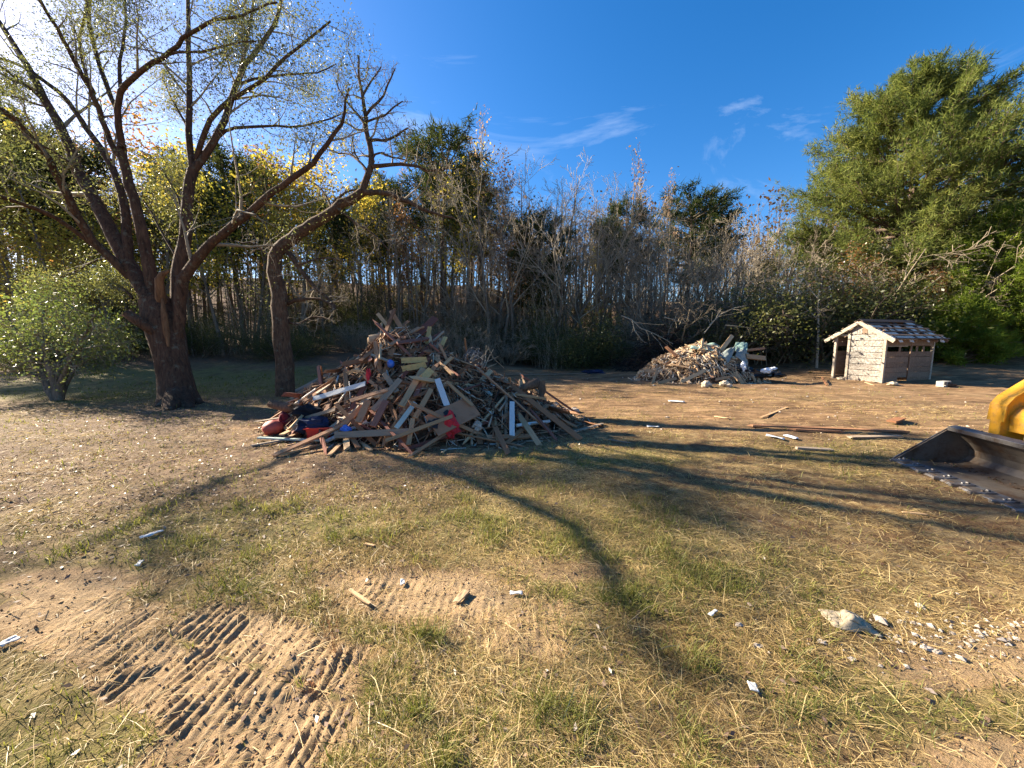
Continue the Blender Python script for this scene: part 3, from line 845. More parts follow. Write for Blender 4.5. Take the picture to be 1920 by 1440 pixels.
WOOD = {}
def build_woods():
    rng = np.random.default_rng(77)
    # kinds, each of unit height 10 m
    for v in range(4):
        T, T2, tp, td = hardwood_mesh(np.random.default_rng(100 + v), 10, .38, 15, crown_r=.30)
        WOOD['bare', v] = assemble('bare_hardwood', T, T2, M['bark_wood'], M['twig'])
    for v in range(3):
        T, T2, tp, td = fork_mesh(np.random.default_rng(120 + v), 10, 3)
        WOOD['fork', v] = assemble('grey_hardwood', T, T2, M['bark_wood'], M['twig_grey'])
    for v in range(3):
        T, T2, tp, td = hardwood_mesh(np.random.default_rng(140 + v), 10, .45, 9, crown_r=.16, tilt=R(35), n2=4, n3=3)
        WOOD['slim', v] = assemble('slim_hardwood', T, T2, M['bark_wood'], M['twig'])
    for v, (lf, per, sz, sp) in enumerate((('leaf_yellow', 5, .17, .36), ('leaf_yellow', 5, .15, .42), ('leaf_orange', 6, .16, .34), ('leaf_brown', 5, .15, .34), ('leaf_pink', 1, .13, .15))):
        rg = np.random.default_rng(160 + v)
        T, T2, tp, td = hardwood_mesh(rg, 10, .28 if v < 4 else .4, 15, crown_r=.30 if v < 4 else .22, lv3=False, n2=8, tilt=R(48) if v < 4 else R(30))
        if v == 4: tp = tp[tp[:, 2] > 7]
        V, F, tt = leaf_arrays(rg, tp, per * 2, sp, sz, .6)
        WOOD['leafy', v] = assemble('autumn_tree', T, T2, M['bark_wood'], M['twig'], (V, F, tt, M[lf]))
    for v in range(3):
        T, T2, V, F, tt = pine_parts(np.random.default_rng(180 + v), 10, 2.1, (.5, .58, .4)[v], 13, 5, 6, .36, .05, clump=7)
        WOOD['pine', v] = assemble('woodland_pine', T, T2, M['bark_pine'], M['twig'], (V, F, tt, M['needle_far']))
    # undergrowth: dark leafy bush, twiggy bush, cane thicket
    for v in range(3):
        rg = np.random.default_rng(200 + v); T, T2, tips = Tubes(), Tubes(), []
        for s in range(9):
            a = rg.uniform(0, 6.28); pts = poly_branch(rg, (.3 * math.cos(a), .3 * math.sin(a), -.1), (.75 * math.cos(a), .75 * math.sin(a), 1), rg.uniform(1.6, 2.6), 6, .14, -.02)
            rad = np.linspace(.035, .01, 7); T.add(pts, rad, 5)
            sprout(T2, rg, pts, rad, [(8, .4, R(50), 4, 3, .2, 0, .6), (5, .5, R(50), 3, 3, .2, 0, .7)], 0, tips, .15)
        tp = np.array([p for p, _ in tips]); V, F, tt = leaf_arrays(rg, tp, 20, .24, .052, .5)
        WOOD['bush', v] = assemble('leafy_bush', T, T2, M['bark_wood'], M['twig_dark'], (V, F, tt, M['leaf_dark']))
    for v in range(3):
        rg = np.random.default_rng(220 + v); T, T2, tips = Tubes(), Tubes(), []
        for s in range(12):
            a = rg.uniform(0, 6.28); pts = poly_branch(rg, (.3 * math.cos(a), .3 * math.sin(a), -.1), (.55 * math.cos(a), .55 * math.sin(a), 1), rg.uniform(1.8, 3.0), 6, .12, .0)
            rad = np.linspace(.03, .008, 7); T.add(pts, rad, 5)
            sprout(T2, rg, pts, rad, [(9, .4, R(42), 5, 3, .15, .02, .6), (6, .45, R(40), 4, 3, .18, 0, .7), (3, .5, R(40), 2, 3, .18, 0, .8)], 0, tips, .15, rmin=.005)
        WOOD['brush', v] = assemble('twiggy_bush', T, T2, M['twig'], M['twig'])
    for v in range(2):
        rg = np.random.default_rng(240 + v); T, T2, tips = Tubes(), Tubes(), []
        for s in range(42):
            a = rg.uniform(0, 6.28); q = 1.1 * math.sqrt(rg.random())
            pts = poly_branch(rg, (q * math.cos(a), q * math.sin(a), -.1), (rg.normal(0, .12), rg.normal(0, .12), 1), rg.uniform(1.4, 3.2), 6, .07, .02)
            rad = np.linspace(.014, .005, 7); T.add(pts, rad, 4)
            sprout(T2, rg, pts, rad, [(4, .3, R(35), 3, 3, .15, .05, .6)], 0, tips, .3, rmin=.005)
        tp = np.array([p for p, _ in tips]); V, F, tt = leaf_arrays(rg, tp, 4, .17, .07, .5)
        WOOD['thicket', v] = assemble('cane_thicket', T, T2, M['twig'], M['twig'], (V, F, tt, M['leaf_dark']))

    NAME = {'bare': ('bare_hardwood', 'tall leafless hardwood standing in the woods behind the clearing', 'tree', 'bare trees in the woods'),
            'fork': ('grey_hardwood', 'many-stemmed grey leafless tree at the edge of the woods', 'tree', 'grey forked trees at the wood edge'),
            'slim': ('slim_hardwood', 'slender straight bare tree trunk in the crowded woods', 'tree', 'slender trees in the woods'),
            'leafy0': ('yellow_leaf_tree', 'woodland tree with thin yellow green autumn leaves', 'tree', 'yellow-leaved trees in the woods'),
            'leafy2': ('orange_leaf_tree', 'woodland tree still holding orange autumn leaves', 'tree', 'orange-leaved trees in the woods'),
            'leafy3': ('brown_leaf_tree', 'woodland tree holding dry brown leaves', 'tree', 'brown-leaved trees in the woods'),
            'leafy4': ('bare_topped_tree', 'tall slim tree with a few pinkish leaves left at its top', 'tree', 'trees with pinkish tops above the woods'),
            'pine': ('woodland_pine', 'dark green pine rising among the bare woodland trees', 'tree', 'pines in the woods'),
            'bush': ('leafy_bush', 'dark leafy evergreen bush along the foot of the woods', 'bush', 'dark bushes along the wood edge'),
            'brush': ('twiggy_bush', 'leafless brown twiggy bush along the foot of the woods', 'bush', 'twiggy bushes along the wood edge'),
            'thicket': ('cane_thicket', 'clump of thin upright stems and weeds at the wood edge', 'thicket', 'cane thickets along the wood edge')}
    REC = []
    def put(kind, v, x, y, H, unit_h=10.0, wide=1.0, label=None):
        key = kind + (str({0: 0, 1: 0, 2: 2, 3: 3, 4: 4}[v]) if kind == 'leafy' else '')
        nm, lb, cat, grp = NAME[key]
        s = H / unit_h
        r = plant(kind, nm, WOOD[kind, v], x, y, s * wide, rng.uniform(0, 6.28), label or lb, cat, None if label else grp, s)
        if not label: REC.append((key, 960 + FPX * x / y, y, r))
        return r
    def put_px(kind, v, px, top, y, wide=1.0, label=None, unit_h=10.0):
        """a tree at that column of the view and that distance, as tall as it shows"""
        q = ray(px, top); tt = y / q[1]; x = q[0] * tt; H = CAMH + q[2] * tt - float(gz(x, y))
        return put(kind, v, x, y, H, unit_h, wide, label)
    # ---- trees that stand out
    put_px('pine', 0, 822, 250, 30, 1.15, 'tall dark-topped pine left of centre behind the large debris heap')
    put_px('pine', 2, 1300, 362, 36, 1.3, 'dark green pine whose top shows above the bare trees right of centre')
    put_px('pine', 2, 1338, 380, 38, 1.1)
    put_px('pine', 1, 40, 245, 24, 1.3); put_px('pine', 1, -40, 230, 22, 1.2); put_px('pine', 0, 98, 300, 26, 1.1); put_px('pine', 1, -150, 250, 23, 1.2)
    put_px('pine', 0, 430, 290, 27, 1.2); put_px('pine', 1, 470, 330, 33); put_px('pine', 2, 620, 390, 36); put_px('pine', 0, 880, 330, 36); put_px('pine', 1, 360, 350, 31)
    put_px('leafy', 4, 905, 250, 30, .8); put_px('leafy', 4, 1188, 312, 30, .9, 'tall slim tree with a pinkish tuft of leaves above the small heap')
    put_px('leafy', 4, 1262, 352, 32, .8); put_px('leafy', 4, 760, 330, 33, .7)
    put_px('leafy', 2, 285, 262, 27, 1.2, 'orange-leaved tree seen between the stems of the large tree')
    put_px('leafy', 2, 742, 400, 27, .7); put_px('leafy', 3, 880, 320, 33, .9); put_px('leafy', 3, 800, 470, 29)
    for px, top, y, w in ((90, 300, 20, 1.2), (30, 400, 17, 1.2), (180, 380, 19, 1.0), (240, 300, 23, 1.1), (390, 320, 21, 1.0), (455, 300, 24, 1.1), (540, 300, 25, 1.1), (590, 340, 28, 1.0), (-60, 330, 20, 1.2), (330, 370, 24, 1.0), (130, 440, 17.5, 1.1), (840, 480, 32, 1.0), (1010, 470, 33, .9), (1120, 480, 30, .9)):
        put_px('leafy', 0 if px % 20 else 1, px, top, y, w)
    put_px('fork', 0, 930, 280, 25, 1.15, 'wide many-stemmed bare tree with fine twigs left of the view centre')
    put_px('fork', 1, 1045, 325, 26, 1.2, 'spreading bare tree leaning right behind the gap between the heaps')
    for v, (px, top, y, w) in enumerate(((1005, 300, 29, 1.0), (1110, 385, 27, 1.1), (1150, 370, 29, 1.0), (1215, 360, 28, 1.1), (1250, 400, 25, 1.1), (1310, 430, 26, 1.3), (1370, 405, 28, 1.3), (1420, 415, 27, 1.3), (1460, 420, 29, 1.3), (1500, 440, 27, 1.2), (1545, 480, 25, 1.2), (870, 330, 28, 1.0), (700, 400, 30, 1.0), (1340, 470, 24, 1.2), (1440, 480, 24, 1.2), (780, 360, 27, .9))):
        put_px('fork', v % 3, px, top, y, w)
    # ---- the crowd behind
    for i in range(225):
        px = rng.uniform(-260, 2150); y = rng.uniform(26 if px < 900 else 23, 50) if px > 480 else rng.uniform(20, 50)
        sky = np.interp(px, [0, 100, 450, 620, 760, 900, 1030, 1185, 1310, 1480, 1700, 2100], [330, 350, 350, 400, 370, 340, 380, 385, 430, 455, 400, 330])
        top = sky + rng.uniform(-48, 65)
        if 1740 < px < 2000 and y < 30: continue
        kind = rng.choice(['bare', 'slim', 'fork', 'leafy', 'pine'], p=[.42, .20, .24, .09, .05])
        if px < 620 and kind in ('fork', 'bare'): kind = rng.choice(['slim', 'bare'])
        v = int(rng.integers(0, {'bare': 4, 'slim': 3, 'fork': 3, 'leafy': 4, 'pine': 3}[kind]))
        put_px(kind, v, px, top, y, rng.uniform(.85, 1.2))
    # ---- slim trunks crowding the left and centre
    for i in range(95):
        px = rng.uniform(380, 1250); y = rng.uniform(25.5, 40)
        put_px('slim', int(rng.integers(0, 3)), px, rng.uniform(370, 480), y, rng.uniform(.7, 1.1))
    # ---- undergrowth
    for i in range(64):
        px = rng.uniform(640, 2050); y = rng.uniform(21.8, 25.5) if px < 1500 else rng.uniform(21.8, 26)
        x = ray(px, 640)[0] * y
        big = np.interp(px, [640, 1000, 1150, 1350, 1550, 1700, 2000], [.55, .9, 1.2, 1.55, 1.6, 1.35, 1.4])
        kind = rng.choice(['bush', 'brush', 'thicket'], p=[.46, .42, .12] if px > 1050 else [.26, .30, .44])
        v = int(rng.integers(0, 2 if kind == 'thicket' else 3))
        put(kind, v, x, y + (0 if i % 2 else 1.5), 2.6 * big * rng.uniform(.5, 1.3), 2.2 if kind != 'thicket' else 2.6, 1.25)
    for i in range(30):
        px = rng.uniform(-150, 640); y = rng.uniform(18.5, 25); x = ray(px, 640)[0] * y
        kind = rng.choice(['bush', 'brush', 'thicket'], p=[.35, .4, .25]); v = int(rng.integers(0, 2 if kind == 'thicket' else 3))
        put(kind, v, x, y, 1.8 * rng.uniform(.6, 1.3), 2.2, 1.1)
    # saplings and brush among the trunks
    for i in range(84):
        px = rng.uniform(-200, 1350); y = rng.uniform(25, 46); x = ray(px, 640)[0] * y
        kind = rng.choice(['bush', 'brush', 'thicket'], p=[.25, .5, .25]); v = int(rng.integers(0, 2 if kind == 'thicket' else 3))
        put(kind, v, x, y, rng.uniform(2.5, 5.5), 2.6, 1.0)
    # olive, fine-twigged tall bushes right of centre
    for px, top, y in ((1350, 480, 23), (1400, 500, 24), (1300, 520, 24.5), (1480, 520, 23), (1560, 540, 22.5)):
        put_px('brush', 0, px, top, y, .9, None, 2.9)
    # say where each stands
    ZONES = [(-1e9, 60, 'far left behind the shrub'), (60, 250, 'left of the large tree'), (250, 370, 'directly behind the large tree'), (370, 520, 'between large and crooked trees'),
             (520, 660, 'beside the crooked tree'), (660, 850, 'behind left half of large heap'), (850, 1010, 'behind right half of large heap'),
             (1010, 1190, 'between the two heaps'), (1190, 1330, 'behind left half of small heap'), (1330, 1470, 'behind right half of small heap'),
             (1470, 1600, 'between small heap and shed'), (1600, 1760, 'behind the shed'), (1760, 1e9, 'right of the shed')]
    SHORT = {'bare': 'leafless branching tree', 'fork': 'grey many-stemmed tree', 'slim': 'slender straight bare tree', 'leafy0': 'tree with thin yellow green leaves', 'leafy2': 'tree with orange leaves',
             'leafy3': 'tree with dry brown leaves', 'leafy4': 'slim tree with pinkish top leaves', 'pine': 'dark green pine', 'bush': 'dark leafy bush', 'brush': 'leafless twiggy bush', 'thicket': 'clump of thin upright weeds'}
    ORD = ['leftmost', 'second from left', 'third from left', 'fourth from left', 'fifth from left', 'sixth from left']
    for key in SHORT:
        for lo, hi, where in ZONES:
            near = [q for q in REC if q[0] == key and lo <= q[1] < hi]
            for deep in (0, 1):
                row = sorted([q for q in near if (q[2] > 32) == bool(deep)], key=lambda q: q[1])
                w = 'deep ' + where if deep else where
                for i, q in enumerate(row):
                    if len(row) == 1: q[3]['label'] = SHORT[key] + ' ' + w
                    elif len(row) <= 6: q[3]['label'] = SHORT[key] + ' ' + w + ', ' + ORD[i]
                    else:
                        q[3]['label'] = SHORT[key] + ' in a crowd ' + w; q[3]['group'] = NAME[key][3] + ' ' + w
    # far-off woods closing the gaps
    T = Tubes(); T2 = Tubes(); tips = []; rg = np.random.default_rng(300)
    for i in range(420):
        x = rg.uniform(-110, 110); y = rg.uniform(52, 85); H = rg.uniform(9, 15) * (1.0 if x > -30 else .8); z = float(gz(x, y))
        pts = poly_branch(rg, (x, y, z - .3), (0, 0, 1), H, 5, .03, .05); rad = np.linspace(.14, .03, 6); T.add(pts, rad, 4)
        sprout(T2, rg, pts, rad * 1.2, [(7, .33, R(40), 3, 3, .12, .06, .6), (4, .45, R(38), 2, 3, .15, .04, .8)], 0, tips, .35)
    a, b_ = T.mesh('far_trunks', M['bark_wood']), T2.mesh('far_twigs', M['twig'])
    r = empty('distant_woods', (0, 0, 0)); r['kind'] = 'stuff'; r['label'] = 'distant mass of bare woods seen through the nearer trees'
    for n_, me in (('trunks', a), ('twigs', b_)):
        o = link(n_, me, r); o['kind'] = 'stuff'
    tp = np.array([p for p, _ in tips]); tp = tp[rg.random(len(tp)) < .35]
    V, F, tt = leaf_arrays(rg, tp, 3, .6, .5, .6)
    o = link('leaves', np_mesh('far_leaves', V, F, [M['leaf_brown']], False, {'tint': tt}), r); o['kind'] = 'stuff'
build_woods()

def big_pine():
    rng = np.random.default_rng(31)
    y = 25.0; q = ray(1690, 600); x = q[0] * y / q[1]; z = float(gz(x, y))
    top = ray(1745, 108); H = (CAMH + top[2] * y / top[1] - z) * .93
    root = empty('large_pine', (x, y, z), 0, 'huge rounded green pine towering over the shed at the right', 'tree')
    prof = lambda f: float(np.interp(f, [0, .12, .3, .5, .7, .85, 1], [.72, 1.0, .92, .80, .60, .38, .12]))
    T, T2, V, F, tt = pine_parts(rng, H, 6.7, .25, 27, 7, 13, .34, .042, prof, 32, .02)
    # lean the top to the right as seen
    sh = (ray(1690, 108)[0] * y / top[1] - x)
    def lean(A): A = A.copy(); A[:, 0] += sh * (np.clip(A[:, 2], 0, None) / H) ** 1.3; return A
    T.V = [lean(v) for v in T.V]; T2.V = [lean(v) for v in T2.V]; V = lean(V)
    link('trunk', T.mesh('large_pine_trunk', M['bark_pine']), root)
    o = link('branches', T2.mesh('large_pine_branches', M['bark_pine']), root); o['kind'] = 'stuff'
    o = link('crown', np_mesh('large_pine_crown', V, F, [M['needle']], False, {'tint': tt}), root); o['kind'] = 'stuff'
    print('big pine needles', len(F), 'H', H)
big_pine()

def cedars():
    # bright green cedars at the right edge
    for s, (px, top, y, Rr, lab) in enumerate(((1850, 380, 20, 3.1, 'bright green cedar with drooping sprays right of the shed'), (1960, 150, 22, 3.8, 'tall green cedar at the right edge under the large pine'), (1800, 560, 18.5, 1.5, 'low bright green cedar just behind the right end of the shed'))):
        rng = np.random.default_rng(60 + s)
        q = ray(px, 640); x = q[0] * y / q[1]; z = float(gz(x, y)); tq = ray(px, top); H = CAMH + tq[2] * y / tq[1] - z
        root = empty('cedar', (x, y, z), 0, lab, 'tree')
        prof = lambda f: float(np.interp(f, [0, .15, .5, 1], [.8, 1, .75, .06]))
        T, T2, V, F, tt = pine_parts(rng, H, Rr, .05, int(9 + H * 1.7), 7, 9, .26, .045, prof, 16, .18)
        link('trunk', T.mesh('cedar_trunk', M['bark_wood']), root)
        o = link('branches', T2.mesh('cedar_branches', M['twig']), root); o['kind'] = 'stuff'
        o = link('crown', np_mesh('cedar_crown', V, F, [M['cedar']], False, {'tint': tt}), root); o['kind'] = 'stuff'
        print('cedar', len(F), H)
cedars()

# ------------------------------------------------------------------ wood and other materials of the heaps, shed and loader
def wood_mat(name, stops, rough=.8, paint=None, grain=1.0):
    t = NT(name); o = t.obj(); v = t.map(o, (1.2, 14 * grain, 14 * grain)); n = t.noise(v, 6, 6, .65, .4)
    c = t.ramp(t.math('ADD', t.math('MULTIPLY', n, .55), t.rng(t.rand(), 0, 1, 0, .5)), stops)
    c = t.mix(t.rng(t.noise(o, 5, 4), .52, .7, 0, .45), c, (.05, .035, .025))
    if paint:
        w = t.noise(t.map(o, (3, 9, 9)), 3.5, 6, .7)
        c = t.mix(t.rng(w, paint[1], paint[1] + .1, 1, 0), c, paint[0])
    t.pbsdf(c, rough, .2, normal=t.bump(n, .5, .006)); return t.m

M['wood_brown'] = wood_mat('wood_brown', [(.15, (.11, .045, .022)), (.45, (.27, .125, .06)), (.75, (.42, .225, .12)), (.95, (.27, .13, .085))])
M['wood_tan'] = wood_mat('wood_tan', [(.15, (.28, .165, .085)), (.5, (.44, .275, .145)), (.9, (.56, .39, .22))])
M['wood_grey'] = wood_mat('wood_grey', [(.15, (.16, .11, .075)), (.5, (.30, .22, .15)), (.9, (.42, .33, .24))])
M['wood_red'] = wood_mat('wood_red', [(.15, (.12, .042, .03)), (.5, (.20, .075, .05)), (.9, (.29, .13, .09))])
M['wood_yellow'] = wood_mat('wood_yellow', [(.15, (.34, .22, .08)), (.5, (.46, .32, .13)), (.9, (.56, .42, .20))])
M['paint_white'] = wood_mat('paint_white', [(.15, (.26, .2, .15)), (.9, (.40, .33, .26))], .6, ((.56, .55, .52), .56))
M['paint_teal'] = wood_mat('paint_teal', [(.15, (.2, .17, .13)), (.9, (.36, .31, .25))], .6, ((.34, .43, .40), .56))
M['panel_brown'] = wood_mat('panel_brown', [(.1, (.26, .125, .065)), (.9, (.36, .185, .10))], .55, None, .5)
def plain(name, col, rough=.7, spec=.3, metal=0.0, var=.25, sc=9):
    t = NT(name); n = t.noise(t.obj(), sc, 5, .6)
    c = t.mix(t.rng(n, .3, .7), tuple(k * (1 - var) for k in col), tuple(min(1, k * (1 + var)) for k in col))
    t.pbsdf(c, rough, spec, metal, t.bump(n, .3, .01)); return t.m
M['cloth_black'] = plain('cloth_black', (.014, .015, .02), .9, .1)
M['cloth_navy'] = plain('cloth_navy', (.022, .03, .065), .9, .1)
M['cloth_red'] = plain('cloth_red', (.50, .03, .04), .8, .2)
M['cloth_maroon'] = plain('cloth_maroon', (.16, .025, .03), .85, .2)
M['ball_red'] = plain('ball_red', (.38, .07, .05), .6, .3)
M['plastic_red'] = plain('plastic_red', (.55, .03, .025), .35, .5, var=.1)
M['plastic_blue'] = plain('plastic_blue', (.05, .14, .48), .35, .5, var=.15)
M['plastic_white'] = plain('plastic_white', (.72, .74, .76), .45, .4, var=.08)
M['plastic_black'] = plain('plastic_black', (.012, .012, .014), .3, .5)
M['carpet'] = plain('carpet', (.36, .25, .15), .95, .1)
M['tarp_green'] = plain('tarp_green', (.22, .31, .25), .5, .4)
M['tarp_grey'] = plain('tarp_grey', (.19, .21, .19), .5, .4)
M['tar_sheet'] = plain('tar_sheet', (.022, .022, .025), .75, .3)
M['plaster'] = plain('plaster', (.37, .315, .26), .9, .1, var=.4, sc=30)
M['wool'] = plain('wool', (.36, .29, .20), .95, .1, var=.2, sc=40)
M['concrete'] = plain('concrete', (.33, .31, .28), .9, .1)
M['stone'] = plain('stone', (.50, .41, .29), .9, .1)
M['wire'] = plain('wire', (.25, .24, .23), .5, .5, .6)
M['log'] = bark_mat('log', (.06, .035, .02), (.24, .145, .085), None, 2)
M['paper'] = plain('paper', (.60, .585, .55), .7, .2, var=.05)

# ------------------------------------------------------------------ heaps
class Heap:
    def __init__(s, cx, cy, a, b, h, pk=(0, 0), pw=.9, seed=0):
        s.cx, s.cy, s.a, s.b, s.h, s.pk, s.pw, s.seed = cx, cy, a, b, h, pk, pw, seed
    def H(s, x, y):
        x = np.asarray(x, float); y = np.asarray(y, float)
        u, v = (x - s.cx) / s.a, (y - s.cy) / s.b
        r = np.sqrt(u * u + v * v + 1e-9)
        # the peak stands off centre
        f = np.clip(1 - r, 0, 1); sh = f
        u2, v2 = u - s.pk[0] * sh, v - s.pk[1] * sh
        f = np.clip(1 - np.sqrt(u2 * u2 + v2 * v2), 0, 1)
        return gz(x, y) + s.h * f ** s.pw + np.minimum(f * 3, 1) * .12 * fbm(x * 1.6, y * 1.6, 3, s.seed + 40)
    def normal(s, x, y, e=.12):
        n = np.array([float(s.H(x - e, y) - s.H(x + e, y)), float(s.H(x, y - e) - s.H(x, y + e)), 2 * e]); return unit(n)
    def hit(s, px, py):
        p = march(px, py, s.H, 2.5, 60)
        return p if p is not None else np.array([0, 0, CAMH]) + ray(px, py) * 9
    def core(s, name, label, mat, res=70):
        xs = np.linspace(s.cx - s.a, s.cx + s.a, res); ys = np.linspace(s.cy - s.b, s.cy + s.b, res)
        X, Y = np.meshgrid(xs, ys); x, y = X.ravel(), Y.ravel(); r = np.sqrt(((x - s.cx) / s.a) ** 2 + ((y - s.cy) / s.b) ** 2)
        z = s.H(x, y) - .10 + .05 * fbm(x * 6, y * 6, 3, 44); z = np.where(r > .97, z - .15, z)
        i, j = np.meshgrid(np.arange(res - 1), np.arange(res - 1), indexing='ij')
        F = np.stack([i * res + j, i * res + j + 1, (i + 1) * res + j + 1, (i + 1) * res + j], -1).reshape(-1, 4)
        F = F[(r[F] < 1.0).any(axis=1)]
        o = link(name, np_mesh(name, np.stack([x, y, z], 1), F, [mat], True)); o['kind'] = 'stuff'; o['label'] = label; return o
    def splinters(s, rng, n, name, label, mat, lmax=.45, wmax=.03, ring=1.12):
        a = rng.uniform(0, 6.28, n); r = np.sqrt(rng.random(n)) * ring
        x, y = s.cx + s.a * r * np.cos(a), s.cy + s.b * r * np.sin(a)
        k = (r < 1) | (rng.random(n) < .5); x, y, n = x[k], y[k], int(k.sum())
        z = s.H(x, y) + rng.uniform(-.06, .10, n) * (s.H(x, y) - gz(x, y) > .08) + .01
        gx = (s.H(x + .1, y) - s.H(x - .1, y)) / .2; gy = (s.H(x, y + .1) - s.H(x, y - .1)) / .2
        az = rng.uniform(0, 6.28, n); d = np.stack([np.cos(az), np.sin(az), gx * np.cos(az) + gy * np.sin(az) + rng.normal(0, .3, n) * np.minimum(1, 6 * (z - gz(x, y)))], 1)
        d /= np.linalg.norm(d, axis=1, keepdims=True); L = rng.uniform(.06, lmax, n)[:, None] * .5; W = rng.uniform(.006, wmax, n)[:, None] * .5
        e = np.cross(d, rng.normal(0, .3, (n, 3)) + [0, 0, 1]); e /= np.linalg.norm(e, axis=1, keepdims=True); f = np.cross(d, e)
        P = np.stack([x, y, z], 1); Tk = W * .45
        V = np.stack([P + sx * d * L + sy * e * W * (1 if sx < 0 else .5) + sz * f * Tk for sx in (-1, 1) for sy in (-1, 1) for sz in (-1, 1)], 1).reshape(-1, 3)
        q = np.array([[0, 1, 3, 2], [4, 6, 7, 5], [0, 4, 5, 1], [2, 3, 7, 6], [0, 2, 6, 4], [1, 5, 7, 3]])
        F = (np.arange(n)[:, None, None] * 8 + q[None]).reshape(-1, 4)
        o = link(name, np_mesh(name, V, F, [mat], False, {'tint': np.repeat(rng.random(n), 8)})); o['kind'] = 'stuff'; o['label'] = label

def board_mesh(rng, name, ragged=.06, bow=.012, segs=4):
    """a board one unit long (x), wide (y), thick (z), with broken or split ends"""
    xs = np.linspace(-.5, .5, segs + 1); V = []
    for i, x in enumerate(xs):
        e = i in (0, segs)
        for sy in (-1, 1):
            for sz in (-1, 1):
                V.append((x + (rng.uniform(-ragged, ragged * .2) * (1 if i else -1) if e else 0) * 1.0, sy * .5 * (1 - (rng.uniform(0, .45) if e and rng.random() < .5 else rng.uniform(0, .06))) + bow * rng.normal(), sz * .5 + rng.normal(0, .05)))
    F = [(0, 1, 3, 2), (4 * segs, 4 * segs + 2, 4 * segs + 3, 4 * segs + 1)]
    for i in range(segs):
        a, b = 4 * i, 4 * i + 4
        F += [(a, b, b + 1, a + 1), (a + 2, a + 3, b + 3, b + 2), (a, a + 2, b + 2, b), (a + 1, b + 1, b + 3, a + 3)]
    me = bpy.data.meshes.new(name); me.from_pydata(V, [], F); me.update(); return me

_rb = np.random.default_rng(400)
BOARDS = [board_mesh(_rb, 'board_%d' % k, (.03, .06, .10)[k % 3]) for k in range(9)]
BOARD_CACHE = {}
def board_of(k, mat):
    if (k, mat) not in BOARD_CACHE:
        me = BOARDS[k].copy(); me.materials.append(M[mat]); BOARD_CACHE[k, mat] = me
    return BOARD_CACHE[k, mat]

def place_board(name, mat, p0, p1, w, th, up, label, cat='board', group=None, k=0, roll=0.0):
    p0, p1 = np.array(p0, float), np.array(p1, float); d = p1 - p0; L = np.linalg.norm(d); d /= L
    u = unit(np.array(up, float) - d * (np.array(up, float) @ d)); s_ = np.cross(u, d)
    if roll: u, s_ = u * math.cos(roll) + s_ * math.sin(roll), s_ * math.cos(roll) - u * math.sin(roll)
    o = link(name, board_of(k, mat)); m = Matrix(((d[0] * L, s_[0] * w, u[0] * th, 0), (d[1] * L, s_[1] * w, u[1] * th, 0), (d[2] * L, s_[2] * w, u[2] * th, 0), (0, 0, 0, 1)))
    c = (p0 + p1) / 2; loc, rot, scl = (Matrix.Translation(Vector(c)) @ m).decompose()
    o.location, o.rotation_mode, o.rotation_quaternion, o.scale = loc, 'QUATERNION', rot, scl
    tag(o, label, cat, group); return o

def drape(name, mat, pts_fn, res, label, cat, thick=.012, group=None, parent=None, smooth=True):
    """crumpled sheet given by pts_fn(u, v) -> 3D, built with both faces"""
    uu = np.linspace(0, 1, res); V = np.array([pts_fn(u, v) for u in uu for v in uu]); n = res
    i, j = np.meshgrid(np.arange(n - 1), np.arange(n - 1), indexing='ij')
    F = np.stack([i * n + j, i * n + j + 1, (i + 1) * n + j + 1, (i + 1) * n + j], -1).reshape(-1, 4)
    me = np_mesh(name, V, F, [mat], smooth); o = link(name, me, parent); md = o.modifiers.new('thickness', 'SOLIDIFY'); md.thickness = thick
    if label: tag(o, label, cat, group)
    return o

def lump_mesh(rng, name, size, mat, rough=.25, res=(12, 8)):
    """a crumpled or broken lump"""
    nu, nv = res; V = []
    sd = int(rng.integers(0, 9999))
    for j in range(nv + 1):
        ph = math.pi * j / nv
        for i in range(nu):
            a = 2 * math.pi * i / nu; d = np.array([math.sin(ph) * math.cos(a), math.sin(ph) * math.sin(a), math.cos(ph)])
            r = 1 + rough * float(fbm(d[0] * 2.2 + sd, d[1] * 2.2 + d[2] * 3.1, 3, sd)) * 1.6
            V.append(d * r * np.array(size) * .5)
    F = [(j * nu + i, (j + 1) * nu + i, (j + 1) * nu + (i + 1) % nu, j * nu + (i + 1) % nu) for j in range(nv) for i in range(nu)]
    me = bpy.data.meshes.new(name); me.from_pydata([tuple(v) for v in V], [], F); me.materials.append(mat)
    for p in me.polygons: p.use_smooth = rough < .3
    me.update(); return me

def lump(name, rng, p, size, mat, label, cat, rough=.25, rz=0.0, group=None, tilt=0.0):
    o = link(name, lump_mesh(rng, name, size, mat, rough), None, tuple(p)); o.rotation_euler = (tilt, 0, rz); return tag(o, label, cat, group)

t = NT('splinter_wood'); t.pbsdf(t.ramp(t.attr('tint'), [(0, (.06, .03, .02)), (.35, (.17, .085, .048)), (.75, (.34, .21, .12)), (.93, (.42, .34, .25)), (1, (.56, .52, .46))]), .85, .15); M['splinter'] = t.m
t = NT('splinter_pale_lit'); t.pbsdf(t.ramp(t.attr('tint'), [(0, (.12, .07, .042)), (.4, (.40, .26, .15)), (.7, (.60, .45, .28)), (1, (.72, .64, .52))]), .85, .15); M['splinter_pale_lit'] = t.m  # wood tone made paler to stand in for sunlight on the small heap
t = NT('rubble'); n_ = t.noise(t.pos(), 9, 6, .7); t.pbsdf(t.ramp(n_, [(.3, (.03, .02, .014)), (.6, (.11, .07, .045)), (.8, (.2, .13, .085))]), .95, .1, normal=t.bump(n_, 1, .05)); M['rubble'] = t.m

